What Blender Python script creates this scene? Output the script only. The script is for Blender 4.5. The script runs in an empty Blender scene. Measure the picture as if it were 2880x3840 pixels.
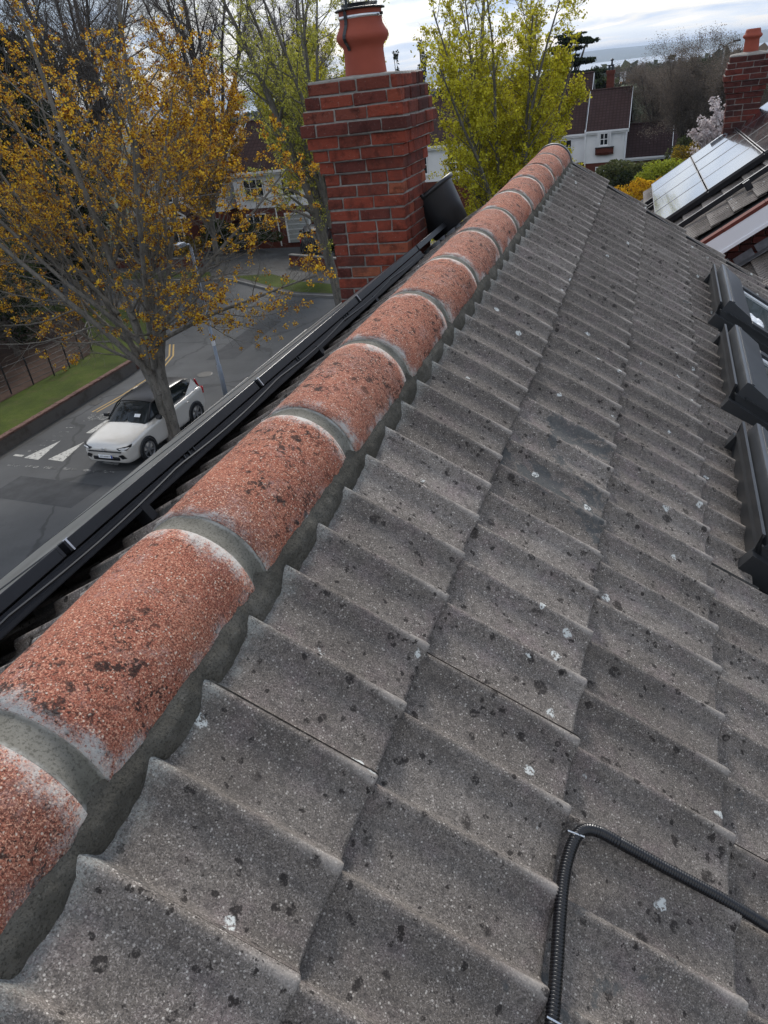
import bpy, bmesh, math, random
import numpy as np
from mathutils import Vector, Matrix, noise as mnoise

S = bpy.context.scene
COL = S.collection
R = random.Random(7)
pi = math.pi
rad = math.radians

# ------------------------------------------------------------------ camera
CAM = Vector((0.333, -0.9645, 9.4148))
YAW, PITCH, ROLL = -0.3876, 0.5413, -0.1257
ca, sa = math.cos(YAW), math.sin(YAW)
fwd = Vector((sa * math.cos(PITCH), ca * math.cos(PITCH), -math.sin(PITCH)))
r0 = Vector((ca, -sa, 0)); u0 = r0.cross(fwd)
rgt = math.cos(ROLL) * r0 + math.sin(ROLL) * u0
upv = -math.sin(ROLL) * r0 + math.cos(ROLL) * u0
cd = bpy.data.cameras.new('camera')
cam = bpy.data.objects.new('camera', cd); COL.objects.link(cam)
m = Matrix((rgt, upv, -fwd)).transposed().to_4x4(); m.translation = CAM
cam.matrix_world = m
cd.sensor_fit = 'VERTICAL'; cd.sensor_height = 36; cd.sensor_width = 27
cd.lens = 36 * 2688.34 / 3840
cd.clip_start = 0.05; cd.clip_end = 40000
S.camera = cam

# ------------------------------------------------------------------ sky, sun, exposure
SUN_EL, SUN_AZ = rad(34), rad(-14)          # azimuth measured from +Y towards +X
w = bpy.data.worlds.new('World'); S.world = w; w.use_nodes = True
nt = w.node_tree; nt.nodes.clear()
N = nt.nodes.new; L = nt.links.new
out = N('ShaderNodeOutputWorld')
sky = N('ShaderNodeTexSky'); sky.sky_type = 'NISHITA'; sky.sun_disc = False
sky.sun_elevation = SUN_EL; sky.sun_rotation = SUN_AZ; sky.altitude = 50
bg1 = N('ShaderNodeBackground'); bg1.inputs['Strength'].default_value = 0.09
L(sky.outputs[0], bg1.inputs['Color'])
tc = N('ShaderNodeTexCoord'); sep = N('ShaderNodeSeparateXYZ'); L(tc.outputs['Generated'], sep.inputs[0])
za = N('ShaderNodeMath'); za.operation = 'ADD'; za.inputs[1].default_value = 0.10; L(sep.outputs['Z'], za.inputs[0])
zm = N('ShaderNodeMath'); zm.operation = 'MAXIMUM'; zm.inputs[1].default_value = 0.05; L(za.outputs[0], zm.inputs[0])
dx = N('ShaderNodeMath'); dx.operation = 'DIVIDE'; L(sep.outputs['X'], dx.inputs[0]); L(zm.outputs[0], dx.inputs[1])
dy = N('ShaderNodeMath'); dy.operation = 'DIVIDE'; L(sep.outputs['Y'], dy.inputs[0]); L(zm.outputs[0], dy.inputs[1])
cmb = N('ShaderNodeCombineXYZ'); L(dx.outputs[0], cmb.inputs[0]); L(dy.outputs[0], cmb.inputs[1])
ns = N('ShaderNodeTexNoise'); ns.inputs['Scale'].default_value = 0.8; ns.inputs['Detail'].default_value = 7
ns.inputs['Roughness'].default_value = 0.55; ns.inputs['Distortion'].default_value = 0.5; L(cmb.outputs[0], ns.inputs['Vector'])
cr = N('ShaderNodeValToRGB'); cr.color_ramp.elements[0].position = 0.40; cr.color_ramp.elements[0].color = (.62, .62, .62, 1)
cr.color_ramp.elements[1].position = 0.56; cr.color_ramp.elements[1].color = (.97, .97, .97, 1); L(ns.outputs['Fac'], cr.inputs[0])
ns2 = N('ShaderNodeTexNoise'); ns2.inputs['Scale'].default_value = 0.55; ns2.inputs['Detail'].default_value = 6; L(cmb.outputs[0], ns2.inputs['Vector'])
cr2 = N('ShaderNodeValToRGB'); cr2.color_ramp.elements[0].position = 0.40; cr2.color_ramp.elements[0].color = (.36, .50, .76, 1)
cr2.color_ramp.elements[1].position = 0.60; cr2.color_ramp.elements[1].color = (.92, .94, .97, 1); L(ns2.outputs['Fac'], cr2.inputs[0])
bg2 = N('ShaderNodeBackground'); bg2.inputs['Strength'].default_value = 0.80; L(cr2.outputs[0], bg2.inputs['Color'])
mx = N('ShaderNodeMixShader'); L(cr.outputs[0], mx.inputs[0]); L(bg1.outputs[0], mx.inputs[1]); L(bg2.outputs[0], mx.inputs[2])
hz = N('ShaderNodeMapRange'); L(sep.outputs['Z'], hz.inputs['Value']); hz.inputs['From Min'].default_value = .0; hz.inputs['From Max'].default_value = .055; hz.inputs['To Min'].default_value = 1.0; hz.inputs['To Max'].default_value = 0.0
mxx = N('ShaderNodeMath'); mxx.operation = 'MAXIMUM'; L(cr.outputs[0], mxx.inputs[0]); L(hz.outputs[0], mxx.inputs[1]); L(mxx.outputs[0], mx.inputs[0])
hb = N('ShaderNodeMix'); hb.data_type = 'RGBA'; L(hz.outputs[0], hb.inputs[0]); L(cr2.outputs[0], hb.inputs[6]); hb.inputs[7].default_value = (.72, .79, .88, 1); L(hb.outputs[2], bg2.inputs['Color'])
L(mx.outputs[0], out.inputs[0])
sd_ = bpy.data.lights.new('sun', 'SUN'); sd_.energy = 2.4; sd_.angle = rad(13); sd_.color = (1, .96, .90)
sun = bpy.data.objects.new('sun', sd_); COL.objects.link(sun)
sun.rotation_euler = Vector((math.sin(SUN_AZ) * math.cos(SUN_EL), math.cos(SUN_AZ) * math.cos(SUN_EL), math.sin(SUN_EL))).to_track_quat('Z', 'Y').to_euler()
S.view_settings.view_transform = 'Standard'; S.view_settings.look = 'None'
S.view_settings.exposure = 0.58; S.view_settings.gamma = 1; S.view_settings.use_curve_mapping = False

# ------------------------------------------------------------------ material helper
class T:
    def __init__(s, name, rough=.85, metal=0.0, spec=.3):
        s.m = bpy.data.materials.new(name); s.m.use_nodes = True
        s.t = s.m.node_tree; s.b = s.t.nodes['Principled BSDF']
        s.b.inputs['Roughness'].default_value = rough; s.b.inputs['Metallic'].default_value = metal
        s.b.inputs['Specular IOR Level'].default_value = spec
        s._v = None
    def n(s, ty, **kw):
        x = s.t.nodes.new(ty)
        for k, v in kw.items(): setattr(x, k, v)
        return x
    def L(s, a, b): s.t.links.new(a, b)
    def put(s, inp, v):
        if isinstance(v, bpy.types.NodeSocket): s.L(v, inp)
        elif isinstance(v, (tuple, list)): inp.default_value = tuple(v) + ((1,) if len(v) == 3 and len(inp.default_value) == 4 else ())
        else: inp.default_value = v
    def vec(s):                                   # object coordinates, shifted per object so copies differ
        if s._v is None:
            tc = s.n('ShaderNodeTexCoord'); oi = s.n('ShaderNodeObjectInfo')
            mu = s.n('ShaderNodeVectorMath', operation='SCALE'); s.L(oi.outputs['Random'], mu.inputs['Scale']); mu.inputs[0].default_value = (37.1, 91.7, 53.3)
            ad = s.n('ShaderNodeVectorMath', operation='ADD'); s.L(tc.outputs['Object'], ad.inputs[0]); s.L(mu.outputs[0], ad.inputs[1])
            s._v = ad.outputs[0]; s.obj = tc.outputs['Object']; s.rnd = oi.outputs['Random']
        return s._v
    def world(s):
        g = s.n('ShaderNodeNewGeometry'); return g.outputs['Position']
    def island(s):
        g = s.n('ShaderNodeNewGeometry'); return g.outputs['Random Per Island']
    def noise(s, sc, det=4, ro=.6, v=None, dist=0):
        x = s.n('ShaderNodeTexNoise'); s.L(v or s.vec(), x.inputs['Vector'])
        x.inputs['Scale'].default_value = sc; x.inputs['Detail'].default_value = det; x.inputs['Roughness'].default_value = ro; x.inputs['Distortion'].default_value = dist
        return x.outputs['Fac']
    def vor(s, sc, v=None, col=False, rnd=1.0):
        x = s.n('ShaderNodeTexVoronoi'); s.L(v or s.vec(), x.inputs['Vector']); x.inputs['Scale'].default_value = sc; x.inputs['Randomness'].default_value = rnd
        return x.outputs['Color'] if col else x.outputs['Distance']
    def stretch(s, v, sx, sy, sz):
        x = s.n('ShaderNodeVectorMath', operation='MULTIPLY'); s.L(v, x.inputs[0]); x.inputs[1].default_value = (sx, sy, sz); return x.outputs[0]
    def wob(s, v, sc, amt):
        x = s.n('ShaderNodeTexNoise'); s.L(v, x.inputs['Vector']); x.inputs['Scale'].default_value = sc; x.inputs['Detail'].default_value = 3
        y = s.n('ShaderNodeVectorMath', operation='SCALE'); s.L(x.outputs['Color'], y.inputs[0]); y.inputs['Scale'].default_value = amt
        z = s.n('ShaderNodeVectorMath', operation='ADD'); s.L(v, z.inputs[0]); s.L(y.outputs[0], z.inputs[1]); return z.outputs[0]
    def mth(s, op, a, b=0.0, c=None):
        x = s.n('ShaderNodeMath', operation=op); s.put(x.inputs[0], a); s.put(x.inputs[1], b)
        if c is not None: s.put(x.inputs[2], c)
        return x.outputs[0]
    def step(s, a, lo, hi):                       # smooth ramp from 0 at lo to 1 at hi (may be reversed)
        x = s.n('ShaderNodeMapRange', interpolation_type='SMOOTHSTEP'); s.put(x.inputs['Value'], a)
        if lo < hi: x.inputs['From Min'].default_value = lo; x.inputs['From Max'].default_value = hi
        else:
            x.inputs['From Min'].default_value = hi; x.inputs['From Max'].default_value = lo
            x.inputs['To Min'].default_value = 1; x.inputs['To Max'].default_value = 0
        return x.outputs['Result']
    def ramp(s, f, stops):
        x = s.n('ShaderNodeValToRGB'); s.L(f, x.inputs[0]); e = x.color_ramp.elements
        while len(e) < len(stops): e.new(.5)
        for i, (p, c) in enumerate(stops): e[i].position = p; e[i].color = tuple(c) + (1,)
        return x.outputs['Color']
    def mix(s, f, a, b, mode='MIX'):
        x = s.n('ShaderNodeMix', data_type='RGBA', blend_type=mode); s.put(x.inputs[0], f); s.put(x.inputs[6], a); s.put(x.inputs[7], b); return x.outputs[2]
    def sepv(s, v):
        x = s.n('ShaderNodeSeparateXYZ'); s.L(v, x.inputs[0]); return x.outputs
    def bump(s, h, st=.5, d=.002):
        x = s.n('ShaderNodeBump'); s.L(h, x.inputs['Height']); x.inputs['Strength'].default_value = st; x.inputs['Distance'].default_value = d
        s.L(x.outputs[0], s.b.inputs['Normal'])
    def done(s, col=None, rough=None):
        if col is not None: s.put(s.b.inputs['Base Color'], col)
        if rough is not None: s.put(s.b.inputs['Roughness'], rough)
        return s.m

def plain(name, c, rough=.6, metal=0, spec=.4, var=.25, sc=6, bump=0):
    t = T(name, rough, metal, spec)
    f = t.noise(sc, 5, .6)
    col = t.ramp(f, [(.25, [x * (1 - var) for x in c]), (.75, [min(1, x * (1 + var)) for x in c])])
    if bump: t.bump(f, .5, bump)
    return t.done(col)

# ---- concrete roof tile
def tile_material(name, bloom, dull=1.0, worn=.675):
    t = T(name, .93, 0, .12); v = t.vec()
    o = t.sepv(t.obj)
    k = dull
    big = t.noise(5, 4, .6)
    base = t.ramp(big, [(.25, (.120 * k, .104 * k, .090 * k)), (.5, (.172 * k, .150 * k, .131 * k)), (.72, (.226 * k, .200 * k, .176 * k))])
    tint = t.noise(11, 3, .6)
    base = t.mix(t.mth('MULTIPLY', t.step(tint, .48, .75), .6), base, (.205 * k, .160 * k, .156 * k))
    g1 = t.noise(400, 2, .8)
    base = t.mix(t.mth('MULTIPLY', t.step(g1, .52, .38), .66), base, (.030 * k, .027 * k, .026 * k))
    g2 = t.noise(340, 2, .8)
    base = t.mix(t.mth('MULTIPLY', t.step(g2, .54, .64), .52), base, (.46 * k, .41 * k, .37 * k))
    sp = t.vor(270)
    sc = t.sepv(t.vor(270, col=True))
    base = t.mix(t.mth('MULTIPLY', t.mth('MULTIPLY', t.step(sp, .5, .34), t.step(sc[0], .93, .95)), .8), base, (.50, .46, .41))
    tone = t.mth('ADD', .80, t.mth('MULTIPLY', t.rnd, .38)); tn = t.n('ShaderNodeVectorMath', operation='SCALE'); t.L(base, tn.inputs[0]); t.L(tone, tn.inputs['Scale']); base = tn.outputs[0]
    mm = t.noise(70, 3, .7); base = t.mix(t.mth('MULTIPLY', t.step(mm, .50, .62), .45), base, (.060 * k, .054 * k, .050 * k))
    mo = t.noise(2.6, 4, .7); base = t.mix(t.mth('MULTIPLY', t.step(mo, .55, .75), .5), base, (.070 * k, .064 * k, .058 * k))
    cr_ = t.step(o[2], -.009, -.001); base = t.mix(t.mth('MULTIPLY', t.mth('MULTIPLY', cr_, t.noise(60, 3, .8)), 1.0), base, (.40 * k, .36 * k, .32 * k))  # highlight along the roll crests, painted into the colour by height
    # dark lichen spots
    sm = t.mth('MULTIPLY', t.step(t.noise(38, 4, .75), .61, .66), t.step(t.noise(4.5, 3), .44, .58))
    base = t.mix(t.mth('MULTIPLY', sm, .9), base, (.026, .022, .020))
    vw = t.wob(t.wob(v, 40, .018), 150, .007)
    for s_, thr, amt in ((52, .30, .85), (30, .28, .85), (17, .24, .8), (9, .12, .75)):
        d = t.vor(s_, vw); c = t.sepv(t.vor(s_, vw, col=True))
        sel = t.step(c[0], .60, .64)
        rr = t.mth('MULTIPLY', c[1], thr)
        msk = t.mth('MULTIPLY', t.step(t.mth('SUBTRACT', d, rr), .05, -.01), sel)
        msk = t.mth('MULTIPLY', msk, t.step(t.noise(110, 4, .8), .36, .52))
        base = t.mix(t.mth('MULTIPLY', msk, amt), base, (.022, .019, .018))
    # smooth, worn slate-blue patches
    wp = t.noise(4.2, 6, .7, dist=.5)
    patch = t.step(wp, worn, worn + .045)
    edge = t.mth('MULTIPLY', t.step(t.mth('ADD', o[1], t.mth('MULTIPLY', t.noise(30, 3, .7), .03)), -.262, -.274), t.step(t.noise(2.2, 2), .50, .60))
    patch = t.mth('MULTIPLY', t.mth('MAXIMUM', patch, edge), t.step(t.noise(130, 3, .8), .30, .46))
    base = t.mix(t.mth('MULTIPLY', patch, .8), base, (.078 * k, .082 * k, .082 * k))
    # white lichen
    vw2 = t.wob(v, 70, .02)
    d = t.vor(10, vw2); c = t.sepv(t.vor(10, vw2, col=True))
    msk = t.mth('MULTIPLY', t.step(d, .12, .09), t.step(c[2], .50, .52))
    msk = t.mth('MULTIPLY', msk, t.step(t.noise(120, 3, .8), .42, .50))
    base = t.mix(msk, base, (.55, .56, .53))
    if bloom:
        f = t.mth('ADD', o[0], t.mth('MULTIPLY', t.noise(28, 4, .7), .09))
        bl = t.mth('MULTIPLY', t.step(f, -.215, -.275), t.step(t.noise(260, 3, .85), .38, .56))
        base = t.mix(t.mth('MULTIPLY', bl, .75), base, (.36, .37, .34))
    h = t.mth('ADD', t.mth('MULTIPLY', t.noise(230, 3, .7), .8), t.mth('MULTIPLY', t.noise(40, 3), .6))
    h = t.mth('MULTIPLY', h, t.mth('SUBTRACT', 1.0, t.mth('MULTIPLY', patch, .8)))
    t.bump(h, .55, .0022)
    return t.done(base)
M_TILE = tile_material('concrete_tile', False)
M_TILE_WORN = tile_material('worn_tile', False, 1.0, .54)
M_TILE_TOP = tile_material('concrete_tile_top_course', True)

def ridge_material():
    t = T('terracotta_ridge', .92, 0, .12); v = t.vec(); o = t.sepv(t.obj)
    big = t.noise(8, 4, .6)
    base = t.ramp(big, [(.25, (.22, .070, .046)), (.5, (.34, .108, .064)), (.75, (.45, .175, .105))])
    base = t.mix(t.mth('MULTIPLY', t.rnd, .45), base, (.36, .16, .12))
    base = t.mix(t.mth('MULTIPLY', t.step(t.noise(3.5, 5, .7), .48, .66), .5), base, (.16, .075, .055))
    g = t.noise(380, 2, .75)
    base = t.mix(t.mth('MULTIPLY', t.step(g, .52, .42), .85), base, (.075, .030, .024))
    g2 = t.noise(320, 2, .8)
    base = t.mix(t.mth('MULTIPLY', t.step(g2, .53, .62), .75), base, (.66, .36, .24))
    pk = t.noise(14, 4, .7)
    base = t.mix(t.mth('MULTIPLY', t.mth('MULTIPLY', t.step(pk, .5, .7), t.step(t.noise(150, 2), .4, .6)), .5), base, (.42, .27, .24))
    sp = t.vor(260); sc = t.sepv(t.vor(260, col=True))
    base = t.mix(t.mth('MULTIPLY', t.mth('MULTIPLY', t.step(sp, .5, .32), t.step(sc[0], .88, .92)), .8), base, (.60, .50, .40))
    vw = t.wob(v, 45, .02)
    dens = t.step(t.noise(5, 3), .36, .56)
    for sc_, lo in ((26, .585), (48, .57), (95, .57)):
        sm = t.mth('MULTIPLY', t.step(t.noise(sc_, 4, .8), lo, lo + .05), t.mth('ADD', .12, t.mth('MULTIPLY', dens, .88)))
        base = t.mix(t.mth('MULTIPLY', sm, .9), base, (.032, .023, .021))
    for s_, thr in ((30, .26), (17, .22)):
        d = t.vor(s_, vw); c = t.sepv(t.vor(s_, vw, col=True))
        msk = t.mth('MULTIPLY', t.step(t.mth('SUBTRACT', d, t.mth('MULTIPLY', c[1], thr)), .07, .0), t.step(c[0], .55, .6))
        msk = t.mth('MULTIPLY', msk, t.mth('ADD', .15, t.mth('MULTIPLY', dens, .85)))
        msk = t.mth('MULTIPLY', msk, t.step(t.noise(150, 3, .8), .30, .50))
        base = t.mix(t.mth('MULTIPLY', msk, .88), base, (.030, .021, .019))
    # lime bloom towards the pointed joints and the bedded edges
    ay = t.mth('ABSOLUTE', o[1])
    f = t.mth('ADD', ay, t.mth('MULTIPLY', t.mth('SUBTRACT', t.noise(11, 5, .75), .5), .20))
    bl = t.step(f, .165, .225)
    fz = t.mth('ADD', o[2], t.mth('MULTIPLY', t.mth('SUBTRACT', t.noise(13, 5, .7), .5), .10))
    bl = t.mth('MAXIMUM', bl, t.mth('MULTIPLY', t.step(fz, .050, .008), t.step(t.noise(7, 3), .42, .62)))
    bl = t.mth('MULTIPLY', bl, t.step(t.noise(9, 4, .7), .30, .52))
    bl = t.mth('MULTIPLY', bl, t.step(t.mth('ADD', t.noise(230, 3, .9), t.mth('MULTIPLY', bl, .12)), .46, .56))
    base = t.mix(t.mth('MULTIPLY', bl, .9), base, (.48, .47, .44))
    h = t.mth('ADD', t.noise(230, 3, .7), t.mth('MULTIPLY', t.noise(35, 3), .7))
    t.bump(h, .7, .0026)
    return t.done(base)
M_RIDGE = ridge_material()

def mortar_material():
    t = T('ridge_mortar', .95, 0, .1); v = t.world()
    base = t.ramp(t.noise(9, 5, .65, v), [(.25, (.066, .060, .049)), (.5, (.112, .102, .084)), (.75, (.180, .166, .142))])
    base = t.mix(t.mth('MULTIPLY', t.step(t.noise(260, 2, .7, v), .48, .36), .6), base, (.035, .033, .028))
    base = t.mix(t.mth('MULTIPLY', t.step(t.noise(75, 4, .8, v), .60, .70), .35), base, (.26, .25, .22))
    st = t.stretch(v, 60, 12, 60)
    t.bump(t.mth('ADD', t.mth('ADD', t.noise(160, 4, .8, v), t.mth('MULTIPLY', t.noise(28, 5, .75, v), 2.2)), t.noise(1.0, 3, .7, st)), .9, .005)
    return t.done(base)
M_MORT = mortar_material()

def ring_material():
    t = T('joint_mortar', .95, 0, .1); t.vec(); o = t.sepv(t.obj); v = t.world()
    base = t.ramp(t.noise(14, 4, .6, v), [(.3, (.115, .108, .088)), (.7, (.215, .202, .172))])
    base = t.mix(t.mth('MULTIPLY', t.step(t.noise(240, 2, .7, v), .5, .36), .5), base, (.05, .047, .038))
    ay = t.mth('ADD', t.mth('ABSOLUTE', o[1]), t.mth('MULTIPLY', t.mth('SUBTRACT', t.noise(30, 4, .7), .5), .012))
    f = t.mth('MULTIPLY', t.step(ay, .0165, .0225), t.step(t.noise(120, 3, .8), .25, .5))
    f = t.mth('MULTIPLY', f, t.step(t.noise(12, 4, .7), .35, .6))
    base = t.mix(t.mth('MULTIPLY', f, .7), base, (.42, .41, .38))
    t.bump(t.noise(180, 3, .7, v), .5, .002)
    return t.done(base)
M_RING = ring_material()

def brick_material(name, c0, c1, c2):
    t = T(name, .9, 0, .15); v = t.vec()
    base = t.ramp(t.rnd, [(0, c0), (.45, c1), (.8, c1), (1, c2)])
    base = t.mix(t.mth('MULTIPLY', t.step(t.noise(11, 5, .75), .47, .66), .65), base, [x * .40 for x in c0])
    base = t.mix(t.mth('MULTIPLY', t.step(t.noise(60, 4, .7), .55, .7), .35), base, [min(1, x * 1.5) for x in c1])
    base = t.mix(t.mth('MULTIPLY', t.step(t.noise(70, 4, .8), .62, .68), .6), base, (.34, .29, .25))
    base = t.mix(t.mth('MULTIPLY', t.step(t.noise(2.2, 5, .7, t.world()), .50, .64), .6), base, (.06, .032, .028))
    t.bump(t.mth('ADD', t.noise(90, 5, .7), t.mth('MULTIPLY', t.noise(25, 4, .7), 1.5)), .9, .006)
    return t.done(base)
M_BRICK = brick_material('red_brick', (.14, .042, .030), (.245, .056, .034), (.33, .110, .058))
M_BRICK_D = brick_material('sooty_brick', (.060, .026, .024), (.105, .034, .028), (.16, .038, .028))
M_BRICK_TOP = brick_material('weathered_brick', (.075, .028, .024), (.14, .040, .030), (.20, .060, .040))
M_JOINT = plain('brick_mortar', (.27, .25, .225), .95, 0, .1, .35, 30, .003)
M_POT = plain('terracotta_pot', (.30, .068, .040), .7, 0, .3, .14, 5, .002)
M_LEAD = plain('lead_sheet', (.22, .23, .245), .5, .3, .4, .3, 14, .003)
M_YELLOW = plain('yellow_chalk', (.55, .50, .10), .8)
M_BLACKM = plain('black_anodised', (.012, .013, .016), .38, .2, .5, .3, 20)
M_BLACKP = plain('black_plastic', (.013, .014, .016), .42, 0, .5, .4, 8, .001)
M_STEEL = plain('bright_steel', (.62, .63, .64), .28, .9, .5, .12, 30)
M_WHITE = plain('white_paint', (.78, .79, .80), .45, 0, .4, .04, 3)
M_PVC = plain('white_board', (.86, .87, .89), .35, 0, .45, .04, 2)
M_WIRE = plain('galvanised_wire', (.045, .045, .05), .5, .6)
M_UNDER = plain('roof_underlay', (.012, .012, .012), .9)
def glass_dark(name, c=(.02, .025, .03), rough=.04):
    t = T(name, rough, 0, .6); return t.done(c)
M_GLASS = glass_dark('window_glass', (.018, .022, .026))

def pv_material():
    t = T('solar_glass', .10, 0, .85); t.b.inputs['Coat Weight'].default_value = 1; t.b.inputs['Coat Roughness'].default_value = .06; t.b.inputs['Coat IOR'].default_value = 1.7; t.vec(); o = t.sepv(t.obj)
    def line(s, per, wd):
        f = t.mth('FRACT', t.mth('DIVIDE', t.mth('ADD', s, 100.0 * per), per)); return t.mth('GREATER_THAN', t.mth('ABSOLUTE', t.mth('SUBTRACT', f, .5)), .5 - wd / per / 2)
    l = t.mth('MAXIMUM', line(o[0], .158, .006), line(o[1], .158, .006))
    col = t.mix(l, (.012, .013, .018), (.10, .10, .115))
    dirt = t.step(t.noise(3, 5, .7), .45, .75)
    col = t.mix(t.mth('MULTIPLY', dirt, .25), col, (.09, .09, .09))
    rgh = t.mth('ADD', .13, t.mth('MULTIPLY', t.noise(5, 4), .12))
    return t.done(col, rgh)
M_PV = pv_material()
t = T('dusty_sheen_glass', .28, 0, .6); M_PVD = t.done(t.ramp(t.noise(2.5, 5, .7), [(.3, (.10, .10, .098)), (.7, (.20, .20, .195))]))  # grey base carries both dust and a painted pale grazing reflection

# ------------------------------------------------------------------ object helpers
def link(o): COL.objects.link(o); return o
def empty(name, loc=(0, 0, 0), label=None, cat=None, group=None, rz=0):
    o = link(bpy.data.objects.new(name, None)); o.location = loc; o.rotation_euler = (0, 0, rz); o.empty_display_size = .1
    tag(o, label, cat, group); return o
def tag(o, label=None, cat=None, group=None, kind=None):
    if label: o['label'] = label
    if cat: o['category'] = cat
    if group: o['group'] = group
    if kind: o['kind'] = kind
    return o
def wmat(o):                                       # world matrix without a depsgraph update
    mm = o.matrix_basis.copy()
    if o.parent: mm = wmat(o.parent) @ o.matrix_parent_inverse @ mm
    return mm
def add(name, mesh, mat, parent=None, M=None, smooth=False, keep=True):
    o = bpy.data.objects.new(name, mesh); link(o)
    if mat is not None and len(mesh.materials) == 0: mesh.materials.append(mat)
    if smooth and mesh.users <= 1: mesh.polygons.foreach_set('use_smooth', [True] * len(mesh.polygons))
    if M is not None: o.matrix_basis = M
    if parent:
        o.parent = parent
        if keep: o.matrix_parent_inverse = wmat(parent).inverted()
    return o
class MB:
    def __init__(s): s.v = []; s.f = []
    def q(s, *p):
        n = len(s.v); s.v += [tuple(x) for x in p]; s.f.append(tuple(range(n, n + len(p))))
    def box(s, x0, x1, y0, y1, z0, z1, M=None):
        c = [Vector((x, y, z)) for z in (z0, z1) for y in (y0, y1) for x in (x0, x1)]
        if M: c = [M @ p for p in c]
        n = len(s.v); s.v += [tuple(p) for p in c]
        for f in ((0, 2, 3, 1), (4, 5, 7, 6), (0, 1, 5, 4), (2, 6, 7, 3), (0, 4, 6, 2), (1, 3, 7, 5)): s.f.append(tuple(n + i for i in f))
        return s
    def tube(s, pts, rs, k=6, cap=True):
        pts = [Vector(p) for p in pts]
        if not hasattr(rs, '__len__'): rs = [rs] * len(pts)
        base = len(s.v); prev = None
        for i, p in enumerate(pts):
            d = (pts[min(i + 1, len(pts) - 1)] - pts[max(i - 1, 0)])
            if d.length < 1e-9: d = Vector((0, 0, 1))
            d.normalize()
            a = Vector((0, 0, 1)) if abs(d.z) < .9 else Vector((1, 0, 0))
            if prev is not None:
                a = prev
            u = (a - d * a.dot(d)); u = u.normalized() if u.length > 1e-6 else d.orthogonal().normalized()
            prev = u; v = d.cross(u)
            for j in range(k):
                t = 2 * pi * j / k; s.v.append(tuple(p + (u * math.cos(t) + v * math.sin(t)) * rs[i]))
        for i in range(len(pts) - 1):
            for j in range(k):
                a = base + i * k + j; b = base + i * k + (j + 1) % k; s.f.append((a, b, b + k, a + k))
        if cap:
            s.f.append(tuple(base + j for j in reversed(range(k)))); e = base + (len(pts) - 1) * k; s.f.append(tuple(e + j for j in range(k)))
        return s
    def lathe(s, prof, k=24, M=None, closed=False):
        b = len(s.v)
        for (r, z) in prof:
            for j in range(k):
                p = Vector((r * math.cos(2 * pi * j / k), r * math.sin(2 * pi * j / k), z)); s.v.append(tuple(M @ p if M else p))
        for i in range(len(prof) - 1):
            for j in range(k):
                a = b + i * k + j; c = b + i * k + (j + 1) % k; s.f.append((a, c, c + k, a + k))
        return s
    def mesh(s, name):
        me = bpy.data.meshes.new(name); me.from_pydata(s.v, [], s.f); me.validate(); me.update(); return me
def grid_mesh(name, P):                            # P: rows of points
    a = len(P); b = len(P[0]); v = [tuple(p) for row in P for p in row]
    f = [(i * b + j, i * b + j + 1, (i + 1) * b + j + 1, (i + 1) * b + j) for i in range(a - 1) for j in range(b - 1)]
    me = bpy.data.meshes.new(name); me.from_pydata(v, [], f); me.update(); return me
def quads(name, V):                                # V: (n,4,3) array
    n = len(V); me = bpy.data.meshes.new(name)
    me.vertices.add(n * 4); me.vertices.foreach_set('co', np.asarray(V, dtype=np.float32).ravel())
    me.loops.add(n * 4); me.loops.foreach_set('vertex_index', np.arange(n * 4, dtype=np.int32))
    me.polygons.add(n); me.polygons.foreach_set('loop_start', np.arange(0, n * 4, 4, dtype=np.int32)); me.polygons.foreach_set('loop_total', np.full(n, 4, dtype=np.int32))
    me.update(calc_edges=True); return me
def bevel(me, w=.003, seg=1):
    bm = bmesh.new(); bm.from_mesh(me)
    bmesh.ops.bevel(bm, geom=bm.edges[:], offset=w, segments=seg, affect='EDGES', profile=.6); bm.to_mesh(me); bm.free(); return me
def TR(x, y, z): return Matrix.Translation((x, y, z))
def RZ(a): return Matrix.Rotation(a, 4, 'Z')
def RX(a): return Matrix.Rotation(a, 4, 'X')
def RY(a): return Matrix.Rotation(a, 4, 'Y')
def frame(O, X, Y, Z):
    mm = Matrix((X, Y, Z)).transposed().to_4x4(); mm.translation = O; return mm

# ------------------------------------------------------------------ terrain, sea, far coast
def gz(x, y):
    r = math.hypot(x, y)
    if r < 40: return -.02
    for (a, za_), (b, zb_) in (((40, -.02), (75, -1.8)), ((75, -1.8), (140, -5.5)), ((140, -5.5), (400, -15)), ((400, -15), (1200, -37)), ((1200, -37), (5400, -92)), ((5400, -92), (5600, -95)), ((5600, -95), (30000, -95))):
        if r <= b: return za_ + (zb_ - za_) * (r - a) / (b - a)
    return -95
def ground():
    rs = [0, 8, 16, 26, 40, 55, 75, 100, 140, 200, 280, 400, 600, 850, 1200, 1800, 2700, 4000, 5400, 5600]
    K = 96; v = [(0, 0, -.02)]; f = []
    for r in rs[1:]:
        for j in range(K):
            a = 2 * pi * j / K; x, y = r * math.cos(a), r * math.sin(a); v.append((x, y, gz(x, y)))
    for j in range(K): f.append((0, 1 + j, 1 + (j + 1) % K))
    for i in range(len(rs) - 2):
        for j in range(K):
            a = 1 + i * K + j; b = 1 + i * K + (j + 1) % K; f.append((a, a + K, b + K, b))
    me = bpy.data.meshes.new('ground'); me.from_pydata(v, [], f); me.update(); return me
t = T('ground_earth', .95, 0, .1); wv = t.world()
c = t.ramp(t.noise(.08, 6, .65, wv), [(.3, (.022, .035, .014)), (.5, (.045, .055, .025)), (.62, (.05, .042, .032)), (.8, (.07, .085, .04))])
M_GROUND = t.done(c)
tag(add('ground', ground(), M_GROUND, smooth=True), kind='structure')
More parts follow.
